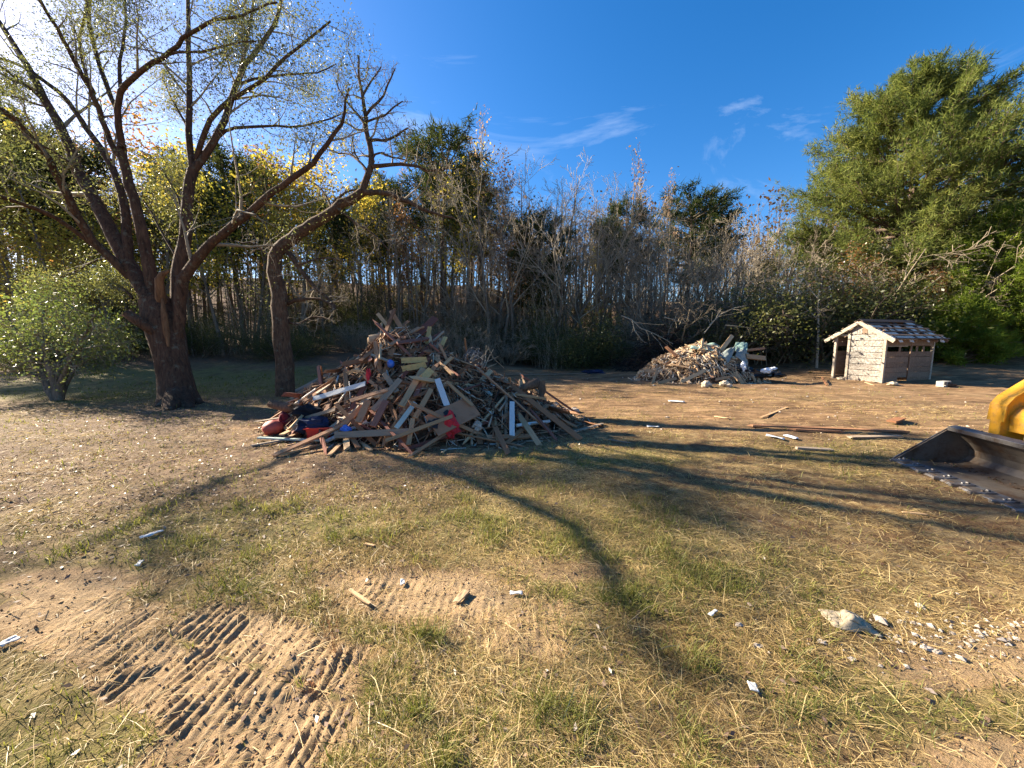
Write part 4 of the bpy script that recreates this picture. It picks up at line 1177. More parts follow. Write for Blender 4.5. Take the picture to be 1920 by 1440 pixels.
def heap_boards(rng, hp, n, spec, lab_tail, group, lrange, wrange, yfront=.35):
    c = 0
    while c < n:
        a = rng.uniform(0, 6.28); r = math.sqrt(rng.random()) * 1.0
        x, y = hp.cx + hp.a * r * math.cos(a), hp.cy + hp.b * r * math.sin(a)
        nm = hp.normal(x, y)
        if nm[1] > yfront: continue
        mat, word = spec[int(rng.choice(len(spec), p=[q[2] for q in spec]))][:2]
        tx = unit(np.cross(nm, [0, 1, .01])); ty = np.cross(nm, tx)
        az = rng.normal(math.pi / 2, .62) if rng.random() < .72 else rng.uniform(0, math.pi)
        d = unit(tx * math.cos(az) + ty * math.sin(az) + nm * rng.normal(0, .16))
        L = rng.uniform(*lrange) * (1 if rng.random() < .7 else .55); w = rng.uniform(*wrange); th = rng.uniform(.018, .045)
        z = float(hp.H(x, y)); p = np.array([x, y, z]) + nm * rng.uniform(-.07, .07)
        px = 960 + FPX * x / (y * .993 + (CAMH - z) * .1146); base = float(gz(x, y))
        zone = ('top' if z - base > .62 * hp.h else 'upper' if z - base > .3 * hp.h else 'lower') + (' left' if x < hp.cx - hp.a * .22 else ' right' if x > hp.cx + hp.a * .22 else ' middle')
        p0, p1 = p - d * L / 2, p + d * L / 2
        for q in (p0, p1):                                    # ends rest on the heap, not through the ground
            g = float(gz(q[0], q[1])) + .02; 
            if q[2] < g: q[2] = g
        place_board('broken_board', mat, p0, p1, w, th, nm + rng.normal(0, .25, 3), word + ' at the ' + zone + ' of the ' + lab_tail, 'board', word.split()[0] + ' ' + group + ', ' + zone, int(rng.integers(0, 9)))
        c += 1

def large_heap():
    rng = np.random.default_rng(900)
    hp = Heap(-1.65, 7.35, 2.9, 1.85, 1.78, (-.2, -.05), .92)
    hp.core('debris_mound', 'splintered wood, dirt and rubble filling the large debris heap', M['rubble'])
    hp.splinters(rng, 5200, 'splinters', 'splinters and slivers of wood all over the large debris heap', M['splinter'], .5, .035)
    heap_boards(rng, hp, 205, [('wood_brown', 'brown board tangled', .50), ('wood_grey', 'weathered grey board tangled', .10), ('wood_tan', 'tan board tangled', .19), ('wood_red', 'dark reddish board tangled', .178), ('paint_white', 'chipped white painted board tangled', .012), ('paint_teal', 'pale greenish board tangled', .02)],
                'large debris heap', 'boards tangled in the large heap', (.5, 2.1), (.026, .10))
    def fb(mat, a, b, w, label, lift=.10, la=0, lb=0, th=.035, name='plank', k=0, cat='board', ground=(False, False)):
        """a board one can single out: ends seen at those two spots, resting on the heap"""
        pa = ground_at(*a) + np.array([0, 0, .03]) if ground[0] else hp.hit(*a); pb = ground_at(*b) + np.array([0, 0, .03]) if ground[1] else hp.hit(*b)
        m = (pa + pb) / 2; pen = float(hp.H(m[0], m[1])) - m[2]; vw = unit(np.array([0, 0, CAMH]) - m)
        nm = hp.normal(m[0], m[1]); off = vw * (max(pen, 0) * .9 + lift)
        place_board(name, mat, pa + off + vw * la, pb + off + vw * lb, w, th, nm * .5 + vw * .7, label, cat, None, k)
    S = 7.2 / FPX
    fb('wood_brown', (550, 745), (668, 668), .14, 'wide brown plank sloping down the left flank of the large heap')
    fb('wood_grey', (546, 738), (640, 688), .12, 'grey plank beneath the wide brown one on the left flank of the heap', .05)
    fb('wood_tan', (545, 748), (600, 716), .08, 'tan plank end poking out low on the left flank of the heap', .16)
    fb('paint_white', (588, 748), (684, 720), .085, 'long white board lying across the left of the large heap', .2)
    fb('wood_grey', (666, 678), (711, 768), .085, 'pale grey board leaning down the middle left of the large heap', .2)
    fb('wood_tan', (753, 762), (793, 692), .10, 'tan board standing slantwise in the middle of the large heap', .22)
    fb('paint_white', (820, 711), (838, 760), .10, 'short white board with a notched top in the middle right of the heap', .24)
    fb('wood_tan', (836, 724), (931, 682), .06, 'long tan batten lying across the upper right of the heap', .3)
    fb('wood_grey', (846, 752), (874, 682), .17, 'wide weathered grey plank leaning on the right of the heap top', .2)
    fb('paint_teal', (743, 803), (778, 756), .075, 'greenish painted board slanting near the foot of the heap', .22)
    fb('wood_tan', (778, 784), (808, 731), .08, 'split pale board slanting above the brown panel', .24)
    fb('wood_tan', (766, 838), (774, 786), .07, 'upright tan board at the front foot of the heap', .26, ground=(True, False))
    fb('wood_tan', (726, 829), (844, 782), .055, 'long thin batten rising along the lower edge of the brown panel', .34, ground=(True, False))
    fb('wood_grey', (628, 816), (768, 809), .10, 'long grey slab lying along the front foot of the heap', .22)
    fb('paint_white', (960, 754), (960, 816), .085, 'white board standing upright at the right of the heap', .3)
    fb('paint_white', (968, 798), (1030, 790), .05, 'thin white board lying low at the right foot of the heap', .14)
    fb('wood_brown', (965, 708), (1052, 802), .07, 'long splintered brown board sloping down the right flank', .15)
    fb('wood_tan', (975, 700), (1005, 765), .05, 'pale splinter board on the right flank of the heap', .22)
    fb('wood_tan', (1012, 742), (1066, 806), .045, 'thin tan batten at the rightmost edge of the heap', .12)
    fb('wood_brown', (925, 705), (985, 738), .14, 'brown board bundle under the black sheet on the right flank', .16)
    fb('wood_brown', (672, 792), (690, 752), .11, 'reddish brown board upright left of the middle of the heap', .24)
    fb('wood_red', (699, 800), (724, 752), .10, 'dark red board upright beside the reddish brown one', .2)
    fb('wood_brown', (640, 800), (680, 762), .09, 'dark board slanting above the red bin', .2)
    fb('wood_tan', (530, 790), (572, 768), .07, 'orange brown board end beside the dark log', .12)
    fb('wood_grey', (560, 788), (628, 768), .06, 'curved grey batten over the dark cloth', .3)
    fb('wood_tan', (838, 716), (885, 760), .05, 'crossed tan batten right of the heap middle', .34)
    fb('wood_grey', (700, 770), (750, 712), .10, 'pale grey board in the heap left of the tan standing board', .2)
    fb('wood_grey', (720, 700), (745, 735), .09, 'grey board under the yellow timbers', .15)
    # boards thrust out of the top
    def top(mat, a, b, w, d0, d1, label, k=0):
        place_board('plank', mat, at(*a, d0), at(*b, d1), w, .03, unit(np.array([0, -1, .4])), label, 'board', None, k)
    top('wood_tan', (768, 662), (708, 588), .075, 7.0, 7.5, 'tan board sticking up leftward from the heap top')
    top('wood_brown', (768, 640), (733, 583), .09, 7.2, 7.6, 'brown board sticking up from the heap top right of the tan one')
    top('wood_red', (770, 640), (817, 596), .16, 7.3, 7.9, 'maroon board rising to the right from the heap top')
    for i, (x0, y0, x1, y1) in enumerate(((797, 668), (800, 622)), ) if False else ():
        pass
    top('wood_yellow', (798, 660), (806, 613), .085, 7.1, 7.4, 'leftmost of the short tan boards standing on the heap top')
    top('wood_tan', (812, 662), (803, 618), .07, 7.0, 7.4, 'middle short tan board standing on the heap top', 3)
    top('wood_yellow', (822, 660), (836, 632), .08, 7.1, 7.3, 'rightmost of the short tan boards standing on the heap top', 4)
    top('wood_brown', (850, 700), (824, 645), .05, 6.7, 7.0, 'thin brown batten with a pale end leaning on the right of the heap top')
    top('wood_grey', (812, 640), (832, 622), .04, 7.2, 7.4, 'short pale stick pointing right from the heap top')
    # battens on the ground in front
    def flat(mat, a, b, w, label, z=.02, k=0):
        pa, pb = ground_at(*a), ground_at(*b); pa[2] += z; pb[2] += z
        place_board('batten', mat, pa, pb, w, .022, (0, 0, 1), label, 'board', None, k)
    flat('paint_teal', (482, 826), (604, 832), .06, 'long pale batten lying on the ground at the left foot of the heap', .05)
    flat('wood_tan', (523, 856), (600, 836), .04, 'thin pale stick on the grass in front of the left of the heap')
    flat('wood_tan', (617, 858), (639, 836), .06, 'short pale board pointing at the camera in front of the heap', .03)
    flat('wood_tan', (676, 832), (696, 848), .055, 'small pale board end in front of the heap foot', .03)
    flat('wood_tan', (528, 830), (582, 801), .08, 'tan board leaning up beside the red ball', .12)
    flat('wood_tan', (545, 828), (578, 806), .06, 'second tan board leaning up beside the red ball', .08, 3)
    flat('wood_tan', (521, 802), (546, 822), .07, 'short pale board between the red ball and the red bin', .12, 2)
    flat('wood_grey', (470, 838), (560, 822), .05, 'grey batten reaching out left on the ground')
    flat('wood_tan', (600, 832), (652, 824), .12, 'wide tan board flat at the front foot of the heap', .05)
    flat('wood_grey', (740, 830), (795, 824), .10, 'pale grey timber lying at the front foot of the heap', .08, 1)
    flat('wood_grey', (1075, 812), (1130, 796), .07, 'grey board lying on the dirt right of the heap')
    # brown panel with two black stains
    c4 = [hp.hit(*q) for q in ((797, 780), (872, 745), (893, 768), (812, 802))]
    vw = unit(np.array([0, 0, CAMH]) - c4[0]); lift = vw * .3
    e1, e2 = c4[1] - c4[0], c4[3] - c4[0]; nrm = unit(np.cross(e2, e1)); nrm = nrm if nrm @ vw > 0 else -nrm
    q4 = [c4[0] + lift, c4[0] + e1 + lift, c4[0] + e1 + e2 * 1.6 + lift, c4[0] + e2 * 1.6 + lift]
    pn = empty('wood_panel', tuple(q4[0]), 0, 'reddish brown wood panel with two black stains on the heap front', 'panel')
    mb = MB(); mb.prism([tuple(q - q4[0]) for q in q4], tuple(-nrm * .022)); mb.build('sheet', M['panel_brown'], pn)
    for (u, v, r) in ((.40, .42, .085), (.06, .45, .08)):
        ctr = e1 * u + e2 * 1.6 * v + nrm * .006; ex, ey = unit(e1), unit(np.cross(nrm, e1))
        pl = [tuple(ctr + (ex * math.cos(a) * 1.15 + ey * math.sin(a)) * r * (1 + .28 * math.sin(3 * a + u * 9) + .12 * math.sin(7 * a))) for a in np.linspace(0, 6.28, 17)[:-1]]
        mb = MB(); mb.prism(pl, tuple(nrm * .004)); mb.build('stain', M['tar_sheet'], pn)
    # yellow timbers
    for i, (a, b, w, th, lab) in enumerate((((750, 676), (800, 674), .10, .09, 'upper yellow squared timber near the heap top'), ((752, 692), (798, 684), .10, .08, 'lower yellow squared timber near the heap top'), ((790, 712), (806, 696), .13, .13, 'blunt end of a yellow timber block right of the stacked ones'))):
        pa, pb = hp.hit(*a), hp.hit(*b); vw = unit(np.array([0, 0, CAMH]) - pa)
        place_board('timber', 'wood_yellow', pa + vw * .22, pb + vw * .22, w, th, vw, lab, 'timber', None, 1)
    # rotten log, carpet roll, stump on the right flank
    T = Tubes(); a, b = at(508, 757, 6.9), at(560, 764, 6.7); mid = (a + b) / 2 + np.array([0, 0, -.03]); T.add(np.array([a, mid, b, b + (b - a) * .25]), [.075, .085, .08, .05], 9, cap=True)
    T.add(np.array([a + (b - a) * .05, a - (b - a) * .04]), [.075, .04], 9, cap=True); o = link('log', T.mesh('log', M['log'])); tag(o, 'thick dark log sticking out at the left end of the large heap', 'log')
    T = Tubes(); a, b = at(694, 640, 7.3), at(768, 640, 7.5); T.add(np.array([a, a * .7 + b * .3 + [0, 0, .04], a * .3 + b * .7, b]), [.12, .14, .13, .11], 12, cap=True); T.add(np.array([a + (b - a) * .04, a - (b - a) * .06]), [.115, .07], 12, cap=True)
    tag(link('carpet_roll', T.mesh('carpet_roll', M['carpet'])), 'tan roll of carpet lying on the top left of the large heap', 'carpet')
    T = Tubes(); a, b = at(978, 728, 6.9), at(1012, 716, 6.9); T.add(np.array([a, (a + b) / 2, b]), [.07, .085, .10], 9, cap=True); T.add(np.array([b, b + [.05, -.05, -.16], b + [.02, -.1, -.32]]), [.10, .07, .03], 7)
    tag(link('root_log', T.mesh('root_log', M['log'])), 'pale broken log with a root on the right flank of the heap', 'log')
    # cloth and plastics
    lump('cloth_heap', rng, hp.hit(590, 772) + [0, -.16, .04], (.5, .35, .26), M['cloth_black'], 'black cloth bundled under the boards at the left of the heap', 'cloth', .45)
    lump('cloth_heap', rng, hp.hit(596, 795) + [0, -.16, .03], (.55, .35, .24), M['cloth_navy'], 'dark navy cloth hanging just above the red bin', 'cloth', .45)
    lump('bag', rng, hp.hit(535, 795) + [0, -.05, .0], (.34, .3, .34), M['cloth_maroon'], 'dark red crumpled bag behind the red ball', 'bag', .4)
    g = ground_at(513, 815); lump('ball', rng, g + [0, 0, .12], (.32, .32, .26), M['ball_red'], 'slumped brick red ball at the left foot of the heap', 'ball', .07)
    g = ground_at(580, 818); lump('sack', rng, hp.hit(560, 806) + [-.02, -.06, .0], (.2, .2, .18), M['carpet'], 'small brown sack between the red ball and the red bin', 'sack', .3)
    # red bin: an open tapered box
    g = ground_at(596, 828); bn = empty('storage_bin', tuple(g + [0, .12, 0]), R(12), 'bright red plastic bin at the left foot of the heap', 'bin')
    mb = MB(); w0, d0, w1, d1, h = .30, .24, .37, .30, .22
    mb.box((0, 0, .008), (w0, d0, .016))
    for sx in (-1, 1): mb.prism([(sx * w0 / 2, -d0 / 2, 0), (sx * w0 / 2, d0 / 2, 0), (sx * w1 / 2, d1 / 2, h), (sx * w1 / 2, -d1 / 2, h)], (-sx * .012, 0, 0))
    for sy in (-1, 1): mb.prism([(-w0 / 2 + .002, sy * d0 / 2, 0), (w0 / 2 - .002, sy * d0 / 2, 0), (w1 / 2 - .002, sy * d1 / 2, h), (-w1 / 2 + .002, sy * d1 / 2, h)], (0, -sy * .012, 0))
    mb.build('tub', M['plastic_red'], bn); mb = MB()
    for sy in (-1, 1): mb.box((0, sy * (d1 / 2 + .006), h), (w1 + .05, .022, .02))
    for sx in (-1, 1): mb.box((sx * (w1 / 2 + .008), 0, h - .001), (.024, d1 + .01, .018))
    mb.build('rim', M['plastic_red'], bn)
    lump('red_cloth', rng, hp.hit(848, 793) + [0, -.22, .03], (.22, .16, .34), M['cloth_red'], 'bright red cloth hanging at the right lower corner of the brown panel', 'cloth', .6)
    lump('red_cloth', rng, hp.hit(698, 704) + [0, -.16, .02], (.08, .07, .22), M['cloth_red'], 'scrap of red cloth high in the left middle of the heap', 'cloth', .5)
    lump('maroon_rag', rng, ground_at(680, 826) + [0, 0, .06], (.36, .18, .12), M['cloth_maroon'], 'dark maroon rag on the ground below the grey slab', 'cloth', .4)
    lump('crumpled_paper', rng, ground_at(834, 826) + [0, .1, .07], (.15, .12, .13), M['paper'], 'white crumpled paper at the foot of the brown panel', 'paper', .5)
    lump('crumpled_paper', rng, hp.hit(897, 798) + [0, -.12, .02], (.15, .12, .13), M['plaster'], 'off-white crumpled paper right of the red cloth', 'paper', .5)
    lump('blue_scrap', rng, hp.hit(657, 800) + [0, -.16, 0], (.16, .1, .1), M['plastic_blue'], 'blue plastic scrap above the grey slab', 'plastic', .4)
    lump('blue_tub', rng, hp.hit(738, 681) + [0, -.16, 0], (.13, .12, .15), M['plastic_blue'], 'small blue plastic tub near the heap top left of the yellow timbers', 'tub', .12)
    lump('blue_wrapper', rng, ground_at(886, 822) + [0, 0, .03], (.1, .08, .06), M['plastic_blue'], 'light blue wrapper on the ground before the heap', 'wrapper', .4)
    # concrete block with three holes
    g = ground_at(938, 818); bl = empty('concrete_block', tuple(g + [0, .12, .02]), R(8), 'grey hollow concrete block at the right foot of the large heap', 'block'); mb = MB()
    for z in (.015, .175): mb.box((0, 0, z), (.40, .19, .03))
    for x in (-.185, -.065, .065, .185): mb.box((x, 0, .095), (.03, .188, .13))
    mb.build('block', M['concrete'], bl)
    # black sheet on the right flank, wire tangle
    A, B = hp.hit(953, 742), hp.hit(1000, 770); vw = unit(np.array([0, 0, CAMH]) - A)
    drape('tar_paper', M['tar_sheet'], lambda u, v: A + (B - A) * u + np.array([.10, -.10, -.30]) * v + vw * (.24 + .05 * math.sin(5 * u + 3 * v)), 9, 'black tar paper sheet hanging on the right flank of the heap', 'sheet')
    T = Tubes(); ctr = at(885, 672, 7.4)
    for i in range(34):
        d = unit(rng.normal(0, 1, 3)); e = unit(np.cross(d, rng.normal(0, 1, 3))); r = rng.uniform(.08, .24); a0 = rng.uniform(0, 6.28)
        T.add(np.array([ctr + [0, 0, -.02] + (d * math.cos(a0 + q) * 1.3 + e * math.sin(a0 + q)) * r for q in np.linspace(0, 3.6, 9)]), np.full(9, .0035), 4)
    tag(link('wire_tangle', T.mesh('wire_tangle', M['wire'])), 'tangle of pale wire mesh on the right shoulder of the heap', 'wire')
    T = Tubes()
    for (a, b) in (((905, 690), (912, 648)), ((908, 690), (925, 655)), ((900, 685), (935, 668)), ((915, 650), (945, 690)), ((903, 692), (917, 652))):
        T.add(np.array([at(*a, 7.2), (at(*a, 7.2) + at(*b, 7.5)) / 2 + rng.normal(0, .03, 3), at(*b, 7.5)]), [.011, .008, .005], 5)
    tag(link('dead_branch', T.mesh('dead_branch', M['twig'])), 'dead twiggy branch sticking up at the right shoulder of the heap', 'branch')
large_heap()

def small_heap():
    rng = np.random.default_rng(950)
    hp = Heap(7.75, 15.5, 2.5, 1.7, 1.5, (.05, 0), .72, 7)
    hp.core('rubble_mound', 'broken wood and dirt filling the small debris heap', M['rubble'], 50)
    hp.splinters(rng, 4200, 'lit_pale_splinters', 'pale splinters of wood, brightened as if sunlit, all over the small debris heap', M['splinter_pale_lit'], .42, .05, 1.1)
    heap_boards(rng, hp, 92, [('wood_tan', 'tan board broken', .66), ('wood_grey', 'grey board broken', .18), ('wood_brown', 'brown board broken', .16)], 'small debris heap', 'boards broken in the small heap', (.3, 1.1), (.05, .15), .2)
    def top(mat, a, b, w, d0, d1, label, name='plank', k=0, th=.04):
        place_board(name, mat, at(*a, d0), at(*b, d1), w, th, unit(np.array([0, -1, .5])), label, 'board', None, k)
    top('wood_tan', (1351, 658), (1373, 629), .16, 15.0, 15.4, 'wide tan plank sticking up from the top of the small heap')
    top('wood_brown', (1269, 668), (1248, 650), .12, 14.8, 15.2, 'brown plank poking out at the upper left of the small heap')
    top('wood_tan', (1316, 652), (1318, 635), .08, 15.0, 15.2, 'short pale stick standing on the small heap')
    top('wood_tan', (1398, 668), (1435, 672), .20, 14.9, 14.9, 'pale plank jutting right from the small heap', th=.06)
    top('wood_brown', (1398, 657), (1434, 653), .10, 15.2, 15.4, 'thin brown plank jutting right above the pale one')
    top('wood_tan', (1222, 722), (1232, 694), .10, 13.9, 14.2, 'narrow board leaning at the left foot of the small heap')
    top('wood_tan', (1232, 719), (1268, 709), .12, 13.7, 13.9, 'tan board lying at the left front foot of the small heap')
    top('wood_tan', (1276, 717), (1322, 694), .13, 13.7, 14.0, 'long pale board sloping up the front of the small heap')
    top('wood_tan', (1208, 694), (1230, 698), .14, 14.3, 14.2, 'stubby pale board end at the far left of the small heap')
    def sheet(A, B, Cc, D, mat, lab, name, amp=.07, seed=0):
        A, B, Cc, D = [np.array(q) for q in (A, B, Cc, D)]
        drape(name, M[mat], lambda u, v: A * (1 - u) * (1 - v) + B * u * (1 - v) + Cc * u * v + D * (1 - u) * v + np.array([.3, -.5, 1]) * amp * float(fbm(u * 3.1 + seed, v * 3.1, 3, seed)), 14, lab, 'sheet')
    sheet(at(1292, 653, 15.0), at(1346, 660, 14.7), at(1350, 645, 15.9), at(1310, 644, 16.0), 'tarp_green', 'faded green sheet draped over the top of the small heap', 'green_sheet', .10, 3)
    sheet(at(1376, 656, 15.1), at(1400, 662, 14.9), at(1401, 645, 15.7), at(1380, 641, 15.8), 'tarp_green', 'grey green sheet at the top right of the small heap', 'green_sheet', .12, 5)
    sheet(at(1378, 668, 14.7), at(1402, 690, 14.6), at(1404, 660, 15.1), at(1382, 650, 15.1), 'tarp_grey', 'stiff grey flap folded down on the right of the small heap', 'grey_flap', .14, 6)
    sheet(at(1340, 668, 14.7), at(1366, 680, 14.4), at(1380, 652, 14.9), at(1372, 650, 15.0), 'tarp_grey', 'crumpled grey sheet hanging below the wide tan plank', 'grey_flap', .16, 9)
    for (cx, cy, d, sz, m, lab) in ((1386, 690, 14.6, (.7, .5, .4), 'plastic_black', 'upper black plastic bag on the right side of the small heap'), (1420, 700, 14.6, (1.1, .5, .4), 'plastic_black', 'long black plastic bag sliding down the right of the small heap'), (1452, 702, 14.7, (.6, .5, .25), 'plastic_black', 'black plastic at the far right foot of the small heap'),
                                    (1394, 688, 14.3, (.18, .15, .36), 'plastic_white', 'upright white plastic piece among the black bags'), (1437, 695, 14.3, (.42, .22, .22), 'plastic_white', 'white plastic lying on the long black bag'), (1449, 691, 14.8, (.34, .2, .12), 'plastic_white', 'white plastic scrap at the right end of the small heap'), (1316, 657, 14.6, (.3, .2, .2), 'carpet', 'tan cushion scrap near the top of the small heap')):
        lump('plastic_bag' if m != 'carpet' else 'cushion', rng, at(cx, cy, d), sz, M[m], lab, 'plastic' if m != 'carpet' else 'cushion', .45)
    for i, (px, py, s, lab) in enumerate(((1326, 722, .28, 'rounded tan stone at the front foot of the small heap'), (1336, 712, .34, 'large pale block in front of the small heap'), (1322, 708, .22, 'pale stone left of the large pale block'), (1360, 720, .26, 'tan stone right of the large pale block'), (1369, 722, .2, 'rightmost stone before the small heap'))):
        g = ground_at(px, py + 5); lump('stone', rng, g + [0, .1, s * .35], (s * 1.3, s, s * .85), M['stone'], lab, 'stone', .3)
small_heap()

# ------------------------------------------------------------------ shed
def siding_mat(name, a, b, stain):
    t = NT(name); o = t.obj(); n = t.noise(t.map(o, (2, 2, 2)), 9, 6, .7); g = t.noise(t.map(o, (3, 3, 30)), 4, 5, .6)
    c = t.mix(t.rng(n, .42, .58), a, b); c = t.mix(t.rng(g, .45, .65, 0, .7), c, stain)
    c = t.mix(t.rng(t.rand(), 0, 1, 0, .3), c, (.3, .22, .16))
    t.pbsdf(c, .85, .15, normal=t.bump(g, .4, .008)); return t.m
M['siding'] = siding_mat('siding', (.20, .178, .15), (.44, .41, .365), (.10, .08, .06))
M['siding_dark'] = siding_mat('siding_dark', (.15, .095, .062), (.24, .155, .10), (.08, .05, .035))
M['post'] = siding_mat('post', (.32, .265, .20), (.46, .40, .32), (.2, .15, .11))
M['shingle_old'] = plain('shingle_old', (.05, .042, .042), .9, .15, var=.4, sc=20)
M['roof_metal'] = siding_mat('roof_metal', (.55, .50, .44), (.74, .70, .64), (.34, .27, .2))

def shed():
    rng = np.random.default_rng(44)
    c = ground_at(1652, 718); th = R(16)
    root = empty('shed', tuple(c - [0, 0, .04]), th, 'small weathered wooden shed with a gap-toothed roof and an open doorway', 'shed')
    LX, WY, HE, HR = 2.75, 1.68, 1.83, 2.36
    def part(name, mat, boxes, bev=.006):
        mb = MB()
        for b in boxes: mb.box(*b)
        return mb.build(name, M[mat], root, bev)
    # corner and door posts
    for (x, y) in ((0, 0), (LX, 0), (LX, WY), (0, WY)): part('corner_post', 'post', [((x, y, HE / 2 - .02), (.085, .085, HE))])
    part('door_post', 'post', [((-.012, WY * .70, HE / 2 + .06), (.10, .09, HE + .10))])
    # gable face: lapped boards right of the doorway
    y0, y1 = .045, WY * .70 - .047
    n = 8; bh = 1.86 / n
    for k in range(n):
        tilt = Matrix.Rotation(R(-6), 3, 'Y')
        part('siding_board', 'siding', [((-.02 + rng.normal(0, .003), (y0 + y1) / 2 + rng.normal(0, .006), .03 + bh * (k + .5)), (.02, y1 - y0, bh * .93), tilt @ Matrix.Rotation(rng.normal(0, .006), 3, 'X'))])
    part('gap_dark_sheet', 'shingle_old', [((.012, (y0 + y1) / 2, .95), (.012, y1 - y0, 1.84))])  # dark sheet added behind the siding so its gaps read as shaded lines
    # upright boards in the gable
    m = 9
    for k in range(m):
        ya = WY * .05 + WY * .92 * k / m; yb = ya + WY * .92 / m - .012; ht = lambda y: HE + .02 + (HR - HE) * (1 - abs(y - WY / 2) / (WY / 2)) - .06
        if (ya + yb) / 2 > WY * .80: continue
        zb = HE + .075; za, zc = max(ht(ya), zb + .02), max(ht(yb), zb + .02)
        mb = MB(); mb.prism([(-.03 - .006 * (k % 2), ya, zb), (-.03 - .006 * (k % 2), yb, zb), (-.03 - .006 * (k % 2), yb, zc), (-.03 - .006 * (k % 2), ya, za)], (.018, 0, 0)); mb.build('gable_board', M['siding' if k % 3 else 'siding_dark'], root)
    part('lintel', 'post', [((-.005, WY * .86, HE + .03), (.06, WY * .28, .07))])
    # long wall: boards above and below an open band
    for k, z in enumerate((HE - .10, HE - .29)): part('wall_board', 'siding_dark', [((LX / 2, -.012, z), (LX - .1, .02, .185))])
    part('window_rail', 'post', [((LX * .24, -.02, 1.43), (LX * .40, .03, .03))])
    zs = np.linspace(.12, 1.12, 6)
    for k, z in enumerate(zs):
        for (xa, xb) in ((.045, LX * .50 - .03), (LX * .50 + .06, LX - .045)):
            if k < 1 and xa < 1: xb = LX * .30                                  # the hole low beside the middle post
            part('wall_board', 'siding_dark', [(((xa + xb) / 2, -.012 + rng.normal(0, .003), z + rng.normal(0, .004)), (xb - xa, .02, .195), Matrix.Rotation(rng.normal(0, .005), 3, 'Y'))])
    part('middle_post', 'siding_dark', [((LX * .515, -.03, HE / 2), (.07, .035, HE))])
    for xa in (.30, .66, .80): part('window_stud', 'siding_dark', [((LX * xa, 0, 1.31), (.12, .02, .24))])
    # back and far walls, with gaps
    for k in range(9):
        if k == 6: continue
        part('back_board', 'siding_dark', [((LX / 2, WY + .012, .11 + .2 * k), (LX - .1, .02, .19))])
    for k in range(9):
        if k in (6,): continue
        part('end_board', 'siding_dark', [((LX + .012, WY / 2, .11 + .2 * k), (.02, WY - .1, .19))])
    part('inner_board', 'post', [((LX * .55, WY * .93, 1.38), (.9, .02, .16))])
    # roof frame, laths, torn covering
    ov, ovx = .34, .16
    sl = math.atan2(HR - HE, WY / 2); run = (WY / 2 + ov) / math.cos(sl)
    for side in (-1, 1):
        ang = sl * (1 if side < 0 else -1)
        Rm = Matrix.Rotation(ang, 3, 'X')
        def on(x, s, lift=0.0):     # distance s down from the ridge
            v = Vector((0, side * s * math.cos(sl), -s * math.sin(sl))) + Vector((0, side * math.sin(sl), math.cos(sl))) * lift
            return (x, WY / 2 + v.y, HR + .02 + v.z)
        for k, x in enumerate(np.linspace(-ovx, LX + ovx, 6)):
            part('rafter', 'post' if k == 0 else 'siding_dark', [(on(x, run / 2 + .01, -.02), (.05 if k else .03, run, .10 if k else .13), Rm)])
        nl = 6
        for k in range(nl): part('roof_lath', 'shingle_old' if k % 2 else 'siding_dark', [(on(LX / 2, .09 + (run - .12) * k / (nl - 1), .082), (LX + 2 * ovx + .06 + rng.normal(0, .03), .075, .022), Rm @ Matrix.Rotation(rng.normal(0, .006), 3, 'Z'))])
        for k in range(nl - 1):
            s0 = .09 + (run - .12) * (k + .5) / (nl - 1); x = -ovx
            while x < LX + ovx - .05:
                w = rng.uniform(.10, .34); w = min(w, LX + ovx - x)
                if k == 0 and rng.random() < .8: q = 'shingle_old'
                else: q = rng.choice(['roof_metal', 'shingle_old', ''], p=[.52, .26, .22])
                if q: part('roof_shingle', q, [(on(x + w / 2, s0 + rng.normal(0, .006), .046 + rng.uniform(0, .012)), (w - .02, (run - .12) / (nl - 1) * 1.06, .012), Rm @ Matrix.Rotation(rng.normal(0, .03), 3, 'Z') @ Matrix.Rotation(rng.normal(0, .03), 3, 'X'))], .0)
                x += w
        for k in range(7):
            x = rng.uniform(0, LX + ovx); part('eave_scrap', 'roof_metal', [(on(x, run + .02, .0), (rng.uniform(.07, .16), .10, .012), Rm @ Matrix.Rotation(rng.normal(0, .3), 3, 'Z') @ Matrix.Rotation(side * -.5, 3, 'X'))], 0)
    part('ridge_cap', 'shingle_old', [((LX / 2, WY / 2 - .07, HR + .085), (LX + 2 * ovx, .18, .014), Matrix.Rotation(sl, 3, 'X')), ((LX / 2, WY / 2 + .07, HR + .087), (LX + 2 * ovx, .18, .014), Matrix.Rotation(-sl, 3, 'X'))])
    # sills at the foot
    part('sill', 'siding_dark', [((LX / 2, 0, .02), (LX - .09, .07, .09)), ((0, WY / 2, .02), (.07, WY - .09, .09))])
shed()

